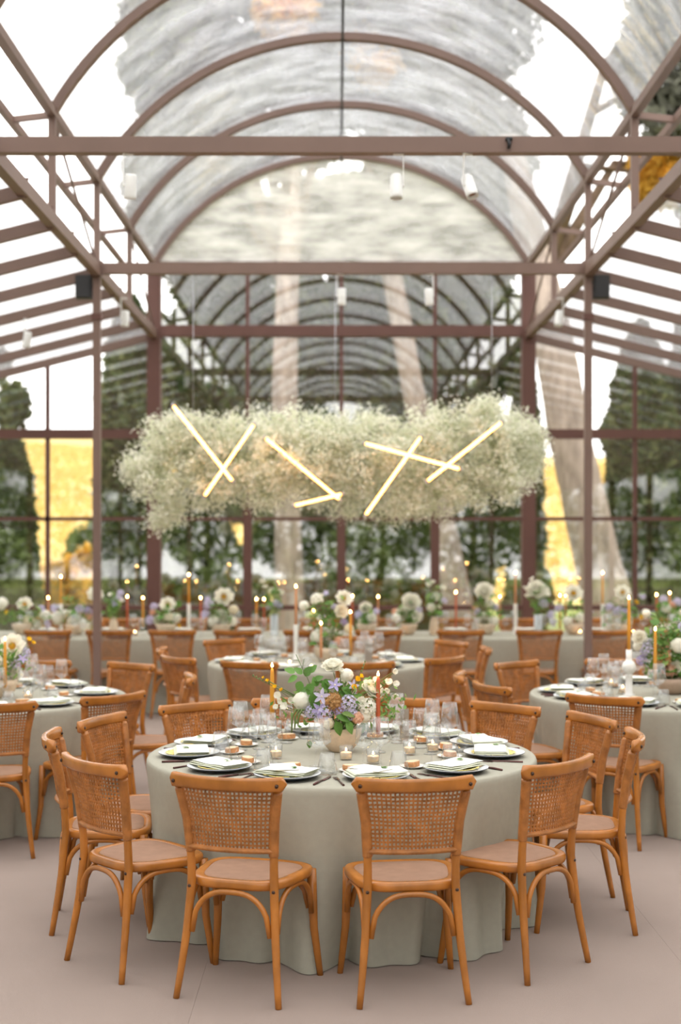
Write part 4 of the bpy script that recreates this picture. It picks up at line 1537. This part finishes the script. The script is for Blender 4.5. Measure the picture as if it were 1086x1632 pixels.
# ================================================================== FLOWERS (unit radius)
def sphere_patch(mb, d, r, ang, open_=0.0, n=4, mi=0, ruffle=0.0, rng=None):
    """petal: cap of a sphere around direction d, its rim lifted a little"""
    M = look_dir(d, rng.uniform(0, 6) if rng else 0)
    G = []
    ph = rng.uniform(0, 6) if rng else 0
    for i in range(n + 1):
        a = ang * i / n
        row = []
        for j in range(9):
            t = 2 * PI * j / 8
            rr = r * (1 + open_ * (i / n) ** 2 + ruffle * (i / n) * math.sin(3 * t + ph))
            row.append((rr * math.sin(a) * math.cos(t), rr * math.sin(a) * math.sin(t) * .85, rr * math.cos(a)))
        G.append(row)
    mb.grid(G, mi, M)


def globe(seed, mat, n=30, ang=.62, open_=.06, ruffle=.05, core=True):
    rng = random.Random(seed)
    mb = MB()
    for k in range(n):
        t = (k + .5) / n
        z = 1 - 1.6 * t
        a = k * 2.399963
        s = math.sqrt(max(0, 1 - z * z))
        sphere_patch(mb, (s * math.cos(a), s * math.sin(a), z), rng.uniform(.80, .95), ang * rng.uniform(.85, 1.2), open_, 3, 0, ruffle, rng)
    return mb.mesh('blossom', mat)


def petal_ring(mb, n, Lg, W, elev, cup, mi=0, z0=0.0, rng=None, curl=.2, tip=.8):
    for k in range(n):
        a = 2 * PI * k / n + (rng.uniform(-.15, .15) if rng else 0)
        G = []
        for i in range(6):
            t = i / 5
            w = W * (math.sin(PI * (t * .82 + .12)) ** tip)
            row = []
            for j in range(5):
                u = -1 + j / 2
                row.append((u * w, t * Lg, cup * w * u * u + curl * Lg * t * t))
            G.append(row)
        e = elev + (rng.uniform(-.12, .12) if rng else 0)
        mb.grid(G, mi, Matrix.Translation((0, 0, z0)) @ Matrix.Rotation(a, 4, 'Z') @ Matrix.Rotation(e, 4, 'X'))


def open_flower(seed, mat='petal_white'):
    rng = random.Random(seed)
    mb = MB()
    petal_ring(mb, 8, 1.0, .42, .25, .5, 0, 0, rng, .18)
    petal_ring(mb, 7, .8, .36, .75, .5, 0, .03, rng, .12)
    mb.lathe([(0, .42), (.14, .40), (.25, .30), (.28, .18), (.2, .02), (0, 0)], 14, 1)
    for k in range(26):
        a = k * 2.4; r = .3 * math.sqrt((k + 1) / 26)
        mb.tube([(0, 0, .1), (r * math.cos(a), r * math.sin(a), .46 - .3 * r)], [.02, .035], 5, 1)
    return mb.mesh('blossom', [mat, 'stamen'])


def peony(seed, mat='petal_white'):
    rng = random.Random(seed)
    mb = MB()
    for n, Lg, W, e in ((7, 1.0, .5, .15), (7, .92, .48, .5), (6, .8, .42, .85), (5, .62, .34, 1.15), (4, .5, .28, 1.4)):
        petal_ring(mb, n, Lg, W, e, .55, 0, 0, rng, .22, .6)
    return mb.mesh('blossom', mat)


def clematis(seed, mat='petal_violet'):
    rng = random.Random(seed)
    mb = MB()
    petal_ring(mb, 5, 1.0, .22, .12, .3, 0, 0, rng, .05, 1.0)
    mb.lathe([(0, .2), (.08, .18), (.12, .08), (.1, 0)], 10, 1)
    return mb.mesh('blossom', [mat, 'petal_cream'])


def cluster(seed, mat, n=34, fl=.24):
    """round head of little four-petalled florets"""
    rng = random.Random(seed)
    mb = MB()
    for k in range(n):
        z = 1 - 1.5 * (k + .5) / n
        a = k * 2.399963
        s = math.sqrt(max(0, 1 - z * z))
        d = Vector((s * math.cos(a), s * math.sin(a), z))
        M = Matrix.Translation(d * rng.uniform(.75, .95)) @ look_dir(d, rng.uniform(0, 3))
        for q in range(4):
            A = q * PI / 2
            c_, s_ = math.cos(A), math.sin(A)
            v = [(0, 0, 0)] + [(fl * (x * c_ - y * s_), fl * (x * s_ + y * c_), .05) for x, y in ((.5, -.45), (1.0, -.2), (1.0, .25), (.5, .45))]
            mb.add(v, [(0, 1, 2), (0, 2, 3), (0, 3, 4)], 0, M)
    return mb.mesh('blossom', mat)


def sweetpea(seed, mat='petal_white'):
    rng = random.Random(seed)
    mb = MB()
    for a, e, sc in ((0.3, .9, 1), (-.5, 1.0, .95), (PI + .2, .5, .7), (PI - .6, .7, .65), (1.6, .6, .6)):
        G = []
        for i in range(5):
            t = i / 4
            w = .62 * sc * math.sin(PI * (t * .8 + .14)) ** .7
            G.append([(u * w, t * sc, .25 * sc * u * u + .12 * math.sin(4 * u + seed) * t) for u in (-1, -.5, 0, .5, 1)])
        mb.grid(G, 0, Matrix.Rotation(a, 4, 'Z') @ Matrix.Rotation(e, 4, 'X'))
    return mb.mesh('blossom', mat)


FL = {
    'globe': [globe(i, 'petal_white') for i in range(3)],
    'cream': [globe(10 + i, 'petal_cream', 26, .6, .16, .08) for i in range(2)],
    'peony': [peony(i) for i in range(2)],
    'open': [open_flower(i) for i in range(3)],
    'clematis': [clematis(i, m) for i, m in enumerate(('petal_violet', 'petal_lilac'))],
    'lilac': [cluster(i, 'petal_lilac') for i in range(2)],
    'violet': [cluster(5 + i, 'petal_violet') for i in range(2)],
    'whitecluster': [cluster(15 + i, 'petal_white', 30, .3) for i in range(2)],
    'tan': [globe(20 + i, 'petal_tan', 40, .38, .25, .22) for i in range(2)],
    'peach': [globe(25 + i, 'petal_peach', 34, .42, .2, .16) for i in range(2)],
    'pea': [sweetpea(i) for i in range(3)],
    'yellow': [sweetpea(7, 'petal_yellow'), sweetpea(8, 'petal_yellow')],
}
FLN = {'globe': 'ranunculus', 'cream': 'rose', 'peony': 'peony', 'open': 'open_peony', 'clematis': 'clematis', 'lilac': 'hydrangea', 'violet': 'hydrangea', 'whitecluster': 'stock_flower',
       'tan': 'carnation', 'peach': 'carnation', 'pea': 'sweet_pea', 'yellow': 'orchid_bud'}
mb = MB(); mb.grid(leaf_grid(1.0, .34, .22, .22)); ME_LEAF = mb.mesh('leaf', 'leaf')
mb = MB(); mb.grid(leaf_grid(1.0, .42, .12, .15, point=.8)); ME_LEAFR = mb.mesh('leaf', 'leaf')
mb = MB(); mb.grid(leaf_grid(1.0, .26, .25, .2)); ME_LEAFP = mb.mesh('leaf', 'leaf_pale')

BOWL = {
    'bowl': L([(0, 0), (.045, 0), (.055, .004), (.085, .040), (.103, .085), (.108, .118), (.104, .118), (.098, .086), (.079, .044), (.05, .012), (0, .012)], 'bowl', 'ceramic_beige', 36),
    'bowl_taupe': L([(0, 0), (.045, 0), (.060, .004), (.092, .035), (.104, .075), (.104, .105), (.100, .105), (.099, .076), (.086, .04), (.05, .012), (0, .012)], 'bowl', 'ceramic_taupe', 36),
    'vase': L([(0, 0), (.042, 0), (.046, .006), (.050, .07), (.040, .14), (.026, .175), (.030, .19), (.026, .19), (.022, .175), (.036, .14), (.045, .07), (.04, .01), (0, .01)], 'vase', 'ceramic_beige', 28),
    'tall': L([(0, 0), (.040, 0), (.042, .006), (.042, .215), (.039, .215), (.038, .012), (0, .012)], 'vase', 'vase_grey' if 'vase_grey' in MATS else 'ceramic_taupe', 28),
}
pmat('vase_grey', (196, 204, 208), 0.4, var=.05)
BOWL['tall'].materials.clear(); BOWL['tall'].materials.append(MATS['vase_grey'])
RIMZ = {'bowl': .115, 'bowl_taupe': .10, 'vase': .185, 'tall': .21}


def arrangement(p, vessel, blossoms, leaves, label, group, extra=None, stuffing=0, seed=0):
    """p: point on the table. blossoms: (kind, (x,y,z) rel to p, radius, facing); leaves: ((x,y,z), dir, length, kind)"""
    rng = random.Random(seed)
    o = empty('flower_arrangement', p)
    tag(o, label, 'flowers', group)
    v = link('vase' if vessel in ('vase', 'tall') else 'bowl', BOWL[vessel], o)
    rim = Vector((0, 0, RIMZ[vessel]))
    st = MB()
    for k, (kind, q, r, face) in enumerate(blossoms):
        q = Vector(q)
        d = Vector(face) if face else (q - rim * .6).normalized()
        M = Matrix.Translation(q) @ look_dir(d, rng.uniform(0, 6)) @ Matrix.Diagonal((r, r, r, 1))
        link(FLN[kind], FL[kind][k % len(FL[kind])], o, mw=M)
        mid = rim.lerp(q, .5) + Vector((rng.uniform(-.02, .02), rng.uniform(-.02, .02), .01))
        st.tube([(0.02 * rng.uniform(-1, 1), .02 * rng.uniform(-1, 1), rim.z - .05), mid, q - d * r * .3], [.0028, .0025, .002], 5)
    if extra:
        extra(st)
    link('stems', st.mesh('stems', 'stem'), o)
    for k, (q, d, lg, kind) in enumerate(leaves):
        d = Vector(d).normalized()
        up = Vector((0, -.55, .85))
        x = d.cross(up).normalized(); zz = x.cross(d).normalized()
        M = Matrix(((x.x * lg, d.x * lg, zz.x * lg, q[0]), (x.y * lg, d.y * lg, zz.y * lg, q[1]), (x.z * lg, d.z * lg, zz.z * lg, q[2]), (0, 0, 0, 1)))
        link('leaf', {'o': ME_LEAF, 'r': ME_LEAFR, 'p': ME_LEAFP}[kind], o, mw=M)
    if stuffing:
        nr = np.random.default_rng(seed + 99)
        zmax = max(b[1][2] for b in blossoms)
        xm = max(abs(b[1][0]) for b in blossoms)
        P = blob_points(stuffing, nr, (xm * .95, .10, (zmax - rim.z) * .55), .3) + np.array([0, 0, rim.z + (zmax - rim.z) * .42])
        f = link('filler_foliage', soup('filler_foliage', leaf_tris(P, .018, nr, .45), 4, ['leaf', 'leaf_pale'], (nr.random(stuffing) < .4).astype(int)), o)
        f['kind'] = 'stuff'
    return o


# ---- the front table's bowl, flower by flower
FB = Vector((0.015, 6.66, ZT + .0006))


def fb(px, py, dy=0.0):
    q = at(px, py, FB.y + dy)
    return tuple(q - FB)


bl = []
for kind, px, py, rp, dy, face in [
    ('peony', 531, 1066, 19, 0.0, (-.1, -.5, 1)), ('pea', 543, 1072, 12, -.02, (.3, -.6, .7)), ('globe', 553, 1076, 11, -.03, (0, -.7, .6)), ('whitecluster', 546, 1088, 10, .02, None), ('peony', 591, 1104, 22, .0, (.5, -.5, .8)),
    ('globe', 481, 1117, 15, -.03, (-.4, -.7, .4)), ('globe', 483, 1113, 12, .02, (-.3, -.3, .8)), ('whitecluster', 586, 1127, 16, -.05, (.5, -.7, .3)), ('pea', 575, 1120, 13, -.06, (.2, -.9, .4)),
    ('globe', 581, 1142, 11, -.05, (.5, -.8, .1)), ('pea', 594, 1140, 12, -.04, (.7, -.7, .2)),
    ('clematis', 513, 1110, 14, -.10, (-.1, -1, .2)), ('clematis', 534, 1092, 13, -.08, (.1, -.8, .6)), ('clematis', 563, 1093, 11, -.05, (.4, -.8, .4)), ('clematis', 509, 1131, 13, -.10, (-.2, -1, 0)),
    ('tan', 532, 1117, 12, -.09, (0, -1, .3)), ('lilac', 555, 1121, 15, -.08, (.1, -1, .3)), ('lilac', 517, 1136, 16, -.08, (-.2, -1, .1)), ('lilac', 496, 1134, 12, -.05, (-.5, -.9, .1)), ('violet', 541, 1133, 10, -.09, (0, -1, 0)), ('peach', 570, 1144, 9, -.09, (.3, -1, -.1)), ('lilac', 561, 1138, 11, -.08, (.3, -1, 0)),
    ('cream', 524, 1153, 9, -.10, (-.2, -1, .1)), ('tan', 540, 1130, 9, -.08, (0, -1, .2)), ('peach', 516, 1148, 8, -.09, (-.2, -1, 0)),
    ('pea', 445, 1110, 10, .0, (-.4, -.7, .4)), ('pea', 455, 1126, 11, -.02, (-.4, -.8, .3)), ('pea', 442, 1127, 8, .02, (-.5, -.7, .3)), ('pea', 466, 1118, 9, 0, (-.3, -.8, .4)), ('pea', 447, 1118, 8, -.02, (-.3, -.8, .1)),
    ('pea', 628, 1072, 8, 0, (.5, -.6, .4)), ('pea', 618, 1087, 10, -.02, (.3, -.8, .3)), ('pea', 629, 1090, 9, 0, (.5, -.7, .2)), ('pea', 616, 1099, 8, 0, (.2, -.8, -.3)), ('pea', 630, 1106, 8, 0, (.3, -.6, -.6)), ('pea', 597, 1084, 7, 0, (.3, -.7, .5)), ('pea', 617, 1126, 7, -.02, (.4, -.8, .2)),
    ('yellow', 570, 1084, 8, -.03, (.2, -.7, .6)), ('yellow', 565, 1095, 8, -.05, (0, -.9, .3)), ('yellow', 576, 1079, 6, -.02, (.3, -.6, .7)), ('yellow', 427, 1085, 5, .0, (-.3, -.7, .5)), ('yellow', 439, 1095, 6, 0, (-.3, -.7, .5)), ('yellow', 449, 1100, 6, 0, (-.3, -.7, .5)), ('yellow', 420, 1080, 4, 0, (-.3, -.7, .5)),
]:
    bl.append((kind, fb(px, py, dy), rp / (FPX / FB.y), face))
lv = []
for px, py, dxp, dyp, lg, kind, dy in [
    (470, 1072, -14, -6, .055, 'r', 0), (474, 1078, -15, 8, .055, 'r', -.02), (480, 1086, -4, 14, .055, 'r', -.03), (487, 1078, 6, -14, .055, 'r', 0), (482, 1074, -12, -10, .05, 'r', .02), (494, 1072, 8, -10, .05, 'r', 0),
    (498, 1090, -6, 12, .06, 'r', -.04), (498, 1104, 3, 16, .075, 'o', -.07), (506, 1112, -5, 18, .08, 'o', -.08), (515, 1085, 5, 10, .05, 'r', -.05), (524, 1083, -8, 6, .05, 'o', -.04), (545, 1096, 12, 8, .07, 'o', -.06),
    (540, 1103, 14, 5, .065, 'o', -.06), (553, 1104, 4, -12, .05, 'o', -.04), (536, 1142, 18, 4, .075, 'o', -.13), (535, 1150, 10, 22, .075, 'o', -.13), (552, 1150, 10, 16, .07, 'o', -.13), (545, 1137, 22, 2, .07, 'p', -.12),
    (576, 1152, 4, 20, .055, 'o', -.03), (494, 1098, -12, 2, .05, 'r', 0), (505, 1094, -4, -14, .05, 'r', -.02), (562, 1112, 14, -6, .05, 'p', -.05), (574, 1100, 4, -16, .05, 'p', -.02), (521, 1103, -8, -6, .045, 'p', -.06),
    (494, 1180, -1, 14, .04, 'o', -.12), (501, 1085, 14, -8, .05, 'r', -.02)]:
    lv.append((fb(px, py, dy), (dxp, 0, -dyp), lg, kind))


def fb_extra(st):
    def line(pp, r=.002, dy=0.0):
        st.tube([fb(x, y, dy) for x, y in pp], r, 5)
    line([(520, 1150), (500, 1105), (490, 1080), (482, 1065), (472, 1043)], .0018)       # twig above the leaves
    line([(482, 1065), (485, 1050)], .0014); line([(476, 1052), (468, 1052)], .0014)
    line([(515, 1150), (470, 1118), (440, 1096), (402, 1077)], .0018)                      # yellow spray
    line([(560, 1150), (575, 1110), (600, 1088), (625, 1072)], .0015)                      # sweet pea stems
    line([(560, 1150), (585, 1115), (612, 1098), (632, 1104)], .0015)
    line([(565, 1150), (600, 1130), (617, 1126)], .0015)
    line([(556, 1140), (570, 1095), (577, 1072), (582, 1055)], .0014)
    for k in range(6):                                                                      # green buds along the sprays
        st.lathe([(0, -.004), (.004, 0), (.003, .005), (0, .008)], 6, 0, Matrix.Translation(fb(404 + k * 5, 1077 + k * 2.4, 0)))
        st.lathe([(0, -.004), (.0035, 0), (.003, .005), (0, .008)], 6, 0, Matrix.Translation(fb(582 - k * 2, 1055 + k * 5, 0)))
    for k in range(3):                                                                      # hanging amaranth tails
        x0 = 466 + k * 5
        st.tube([fb(490, 1132, -.06), fb(x0 + 6, 1131, -.08), fb(x0, 1142, -.09), fb(x0 - 1, 1168 - 6 * k, -.09)], [.002, .004, .006, .003], 6)


arrangement(FB, 'bowl', bl, lv, 'beige bowl of white, lilac and tan flowers on the front table', 'flower arrangements', fb_extra, 500, 1)
# little glass with cut stems right of the bowl
p = table_pt(590, 1176)
o = empty('bud_vase', p); tag(o, 'small clear bud vase with green stems behind the terracotta taper', 'vase')
link('glass', L([(0, 0), (.026, 0), (.028, .004), (.028, .10), (.0268, .10), (.0265, .008), (0, .008)], 'glass', 'clear_glass', 24), o)
mb = MB()
for k in range(7):
    a = k * .9
    mb.tube([(.012 * math.cos(a), .012 * math.sin(a), .01), (.02 * math.cos(a + .5), .02 * math.sin(a + .5), .09 + .01 * (k % 3))], .0022, 5)
link('stems', mb.mesh('stems', 'stem'), o)


def auto(px_base, Y, vessel, items, label, group, leaves=10, stuffing=260, seed=0, z0=None):
    """arrangement whose blossoms are given as (kind, px, py, radius px)"""
    rng = random.Random(seed)
    p = Vector(((px_base - 538) * Y / FPX, Y, ZT + .0006))
    s = FPX / Y
    B = []
    for kind, px, py, rp in items:
        q = at(px, py, Y + rng.uniform(-.07, .07)) - p
        B.append((kind, tuple(q), rp / s, (q.x * 2.0, -.75, .45) if kind in ('open', 'peony', 'clematis') else None))
    zm = max(b[1][2] for b in B); xm = max(.1, max(abs(b[1][0]) for b in B))
    Lv = []
    for k in range(leaves):
        a = rng.uniform(0, 2 * PI)
        Lv.append(((rng.uniform(-.8, .8) * xm, rng.uniform(-.1, .04), rng.uniform(RIMZ[vessel], zm)), (rng.uniform(-1, 1), -.4, rng.uniform(-.4, 1)), rng.uniform(.05, .09), rng.choice('orp')))
    return arrangement(p, vessel, B, Lv, label, group, None, stuffing, seed)


G_ = 'flower arrangements on the round tables'
auto(2, 8.9, 'bowl', [('open', 20, 1033, 24), ('lilac', 40, 1040, 9), ('clematis', 36, 1050, 9), ('yellow', 45, 1021, 7), ('yellow', 52, 1026, 6), ('yellow', 34, 1050, 6), ('peony', 20, 1077, 18), ('globe', -10, 1055, 16), ('globe', 5, 1062, 12), ('lilac', 25, 1060, 10), ('peach', 0, 1080, 11)],
     'bowl of white open peonies and yellow sprays on the left table', G_, 10, 260, 2)
auto(1072, 9.1, 'bowl_taupe', [('peony', 1020, 1017, 13), ('globe', 1018, 1030, 9), ('lilac', 1032, 1036, 13), ('violet', 1024, 1052, 10), ('lilac', 1041, 1024, 9), ('globe', 1082, 1030, 14), ('tan', 1058, 1050, 11), ('peach', 1056, 1062, 11), ('peach', 1070, 1068, 11), ('peony', 1078, 1063, 12), ('cream', 1088, 1050, 11),
     ('pea', 1066, 1004, 7), ('pea', 1056, 1000, 6), ('globe', 1031, 978, 7), ('clematis', 1040, 1010, 8), ('lilac', 1090, 1000, 10)],
     'taupe bowl overflowing with green leaves and pastel flowers, right table', G_, 60, 900, 3)
auto(520, 11.5, 'bowl', [('globe', 485, 966, 9), ('whitecluster', 505, 955, 11), ('pea', 513, 951, 6), ('open', 547, 956, 16), ('peony', 543, 976, 13), ('globe', 506, 1015, 12), ('globe', 522, 1026, 8), ('whitecluster', 530, 1008, 10), ('lilac', 528, 1028, 8), ('pea', 510, 990, 8), ('lilac', 533, 968, 6), ('violet', 548, 992, 7), ('pea', 490, 1004, 9), ('peach', 540, 1022, 7), ('cream', 556, 1002, 8), ('clematis', 520, 945, 6)],
     'bowl of white and green flowers on the middle round table', G_, 24, 420, 4)
GL = 'flower arrangements along the long table'
LA = [
    (35, 14.65, 'bowl', [('open', 40, 965, 14), ('globe', 3, 962, 11), ('globe', 72, 982, 10), ('globe', 92, 985, 12), ('lilac', 75, 995, 7), ('cream', 45, 990, 9), ('globe', 58, 995, 9), ('yellow', 12, 978, 6), ('whitecluster', 30, 1000, 9), ('lilac', 66, 970, 6)], 'bowl with a white open peony at the left end of long table'),
    (120, 14.65, 'bowl', [('open', 150, 950, 15), ('lilac', 128, 972, 9), ('whitecluster', 120, 990, 14), ('whitecluster', 133, 998, 12), ('lilac', 88, 970, 8), ('violet', 140, 975, 8), ('peach', 141, 982, 6), ('globe', 104, 978, 7), ('pea', 112, 980, 8)], 'bowl of white stock and lilac flowers, second on long table'),
    (181, 14.65, 'vase', [('lilac', 188, 955, 8), ('lilac', 192, 945, 6), ('pea', 175, 950, 6), ('pea', 193, 960, 7), ('clematis', 182, 962, 7)], 'beige vase of lilac stems behind the left column'),
    (265, 14.65, 'bowl', [('open', 268, 966, 15), ('globe', 254, 989, 10), ('lilac', 240, 988, 8), ('lilac', 246, 967, 7), ('globe', 280, 985, 9), ('cream', 268, 985, 9), ('peach', 244, 976, 5), ('yellow', 284, 998, 6)], 'bowl with a yellow-centred white peony left of a white candle holder'),
    (352, 14.65, 'bowl', [('open', 357, 954, 18), ('lilac', 333, 964, 10), ('lilac', 328, 980, 8), ('globe', 352, 982, 11), ('globe', 340, 990, 10), ('globe', 356, 995, 9), ('cream', 372, 972, 8), ('whitecluster', 370, 990, 9), ('lilac', 331, 955, 5)], 'bowl with the largest yellow-centred white peony on long table'),
    (437, 14.65, 'tall', [('pea', 420, 930, 9), ('pea', 432, 945, 9), ('pea', 448, 948, 9), ('lilac', 440, 962, 7), ('lilac', 430, 968, 6), ('pea', 424, 938, 7), ('clematis', 446, 965, 6)], 'tall grey vase of white sweet peas on the long table'),
    (585, 14.65, 'bowl', [('peony', 583, 970, 11), ('lilac', 572, 980, 7), ('whitecluster', 592, 985, 9), ('globe', 578, 990, 7), ('lilac', 600, 975, 6)], 'bowl of white flowers just right of the long table centre'),
    (650, 14.65, 'bowl', [('peony', 655, 962, 17), ('peony', 642, 980, 13), ('whitecluster', 664, 982, 11), ('globe', 632, 985, 8), ('lilac', 668, 972, 6), ('peach', 630, 975, 5)], 'bowl of large white peonies beside the beige vase'),
    (692, 14.65, 'vase', [('pea', 684, 935, 8), ('pea', 690, 930, 7), ('whitecluster', 694, 952, 9), ('pea', 706, 940, 8), ('lilac', 708, 958, 6), ('globe', 688, 968, 8), ('pea', 700, 970, 7)], 'beige vase of tall white sprays, long table'),
    (775, 14.65, 'bowl', [('peony', 772, 945, 17), ('pea', 745, 950, 8), ('globe', 772, 985, 11), ('globe', 787, 990, 9), ('lilac', 789, 968, 7), ('lilac', 762, 975, 6), ('globe', 780, 962, 8), ('peach', 758, 970, 5)], 'bowl with a high white peony left of the tall tan taper'),
    (858, 14.65, 'tall', [('peony', 855, 943, 18), ('pea', 840, 940, 8), ('pea', 872, 950, 8), ('globe', 868, 942, 9), ('lilac', 866, 962, 9), ('pea', 848, 925, 7), ('pea', 842, 952, 7)], 'tall grey vase of white peonies, right half of long table'),
    (915, 14.65, 'bowl', [('open', 914, 948, 17), ('lilac', 880, 980, 8), ('lilac', 892, 970, 8), ('violet', 884, 992, 7), ('whitecluster', 925, 985, 9), ('globe', 905, 990, 8), ('lilac', 940, 975, 6)], 'bowl with a white open peony hidden partly by the right column'),
    (990, 14.65, 'bowl', [('open', 992, 946, 14), ('lilac', 985, 975, 9), ('lilac', 972, 968, 7), ('whitecluster', 1000, 990, 9), ('globe', 1030, 978, 8), ('yellow', 1014, 962, 7), ('yellow', 1020, 985, 7), ('violet', 996, 975, 6), ('lilac', 1024, 950, 6)], 'bowl with a drooping white peony and yellow buds, right end'),
    (1062, 14.65, 'bowl', [('globe', 1062, 970, 9), ('lilac', 1058, 955, 7), ('whitecluster', 1075, 985, 10), ('lilac', 1080, 960, 8), ('peach', 1072, 965, 6), ('globe', 1085, 980, 9)], 'bowl of lilac and white flowers at the right frame edge'),
]
for i, (px, Y, ves, items, lab) in enumerate(LA):
    auto(px, Y, ves, items, lab, GL, 10, 220, 20 + i)

# ================================================================== BABY'S BREATH CLOUD WITH LIGHT TUBES
CY = 13.4
cl = empty('floral_cloud', (0, CY, ZTIE - 0.05))
tag(cl, 'hanging cloud of cream baby\'s breath over the long table', 'flower cloud')
rng = np.random.default_rng(77)
# lobes measured along the cloud: px x, px y, radius px
lobes = [(235, 740, 34), (262, 700, 36), (262, 760, 45), (272, 808, 26), (305, 720, 52), (330, 770, 48), (345, 700, 42), (385, 740, 60), (400, 690, 44), (420, 775, 42), (440, 730, 58), (470, 690, 40), (490, 750, 56), (520, 720, 52), (545, 690, 40),
         (545, 780, 44), (575, 730, 56), (600, 690, 40), (610, 790, 42), (630, 740, 60), (650, 800, 32), (680, 710, 56), (690, 775, 50), (720, 680, 44), (740, 730, 58), (755, 780, 36), (780, 690, 48), (800, 735, 56), (828, 690, 34), (838, 735, 34), (810, 775, 28), (770, 655, 26), (300, 690, 34), (255, 830, 16), (225, 755, 26), (850, 705, 22)]
S_ = FPX / CY
tips = []
stemv = []
for (px, py, rp) in lobes:
    c = np.array(at(px, py, CY)) + np.array([0, rng.uniform(-.12, .12), 0])
    r = rp / S_ * 1.06
    ns = int(26 * (rp / 40) ** 2) + 8
    for k in range(ns):
        d = rng.normal(size=3); d /= np.linalg.norm(d)
        e = c + d * r * rng.uniform(.55, 1.0) * np.array([1, 1.05, 1])
        nb = 60
        sp = rng.normal(size=(nb, 3)) * 0.047
        tips.append(e + sp)
        # fine stems from the heart of the lobe to the spray
        for q in range(5):
            a = c + d * r * .1 + rng.normal(size=3) * .03
            b = e + sp[q]
            w = np.array([.0022, 0, .0022])
            stemv.append(np.stack([a - w, a + w, b + w * .4, b - w * .4]))
tips = np.concatenate(tips)
n = len(tips)
fl = soup('blossoms', leaf_tris(tips, .013, rng, .9), 4, ['gyp_flower', 'gyp_green'], (rng.random(n) < .22).astype(int))
b = link('blossoms', fl, cl); b.matrix_parent_inverse = Matrix.Translation(-cl.location); b['kind'] = 'stuff'
s = link('sprays', soup('sprays', np.concatenate(stemv), 4, ['gyp_green']), cl); s.matrix_parent_inverse = Matrix.Translation(-cl.location); s['kind'] = 'stuff'
mb = MB()
mb.tube([(-1.55, 0, -1.72), (-.5, .03, -1.66), (.6, -.02, -1.70), (1.65, 0, -1.62)], .018, 8)
link('carrier_pole', mb.mesh('carrier_pole', 'gyp_green'), cl)
for x, z in ((-1.4, -1.71), (-.02, -1.67), (1.5, -1.63)):
    mb = MB(); mb.tube([(x, 0, z), (x, 0, 0.02)], .0022, 5)
    link('suspension_wire', mb.mesh('suspension_wire', 'silver'), cl)

tubes = [((275, 645), (372, 768), 'leftmost glowing tube, slanting down to the right'), ((406, 675), (325, 792), 'bright glowing tube crossing the leftmost one'), ((422, 697), (543, 797), 'thin glowing tube slanting towards the cloud centre'),
         ((468, 806), (547, 787), 'short glowing tube at the cloud\'s lower edge'), ((580, 706), (735, 748), 'nearly level glowing tube right of centre'), ((672, 695), (582, 822), 'steep glowing tube right of centre'),
         ((801, 672), (680, 768), 'rightmost glowing tube, slanting down to the left')]
for k, (a, b_, lab) in enumerate(tubes):
    ya, yb_ = 12.95 + .05 * (k % 3), 12.92 + .04 * ((k + 1) % 3)
    A, B = at(a[0], a[1], ya), at(b_[0], b_[1], yb_)
    mid = (A + B) / 2
    o = empty('light_tube', mid)
    tag(o, lab + ' in the flower cloud', 'light tube', 'glowing tubes in the flower cloud')
    A -= mid; B -= mid
    d = (B - A).normalized()
    off = Vector((0, .009, 0))
    mb = MB(); mb.tube([A + off, B + off], .0135, 12); link('profile', mb.mesh('profile', 'silver'), o)
    mb = MB(); mb.tube([A + d * .02 - off * .35, B - d * .02 - off * .35], .0115, 12); link('diffuser', mb.mesh('diffuser', 'led'), o)
    for e, sg in ((A, -1), (B, 1)):
        mb = MB(); mb.tube([e + off * .6 - d * .004 * sg, e + off * .6 + d * .012 * sg], .0155, 12); link('end_cap', mb.mesh('end_cap', 'silver'), o)
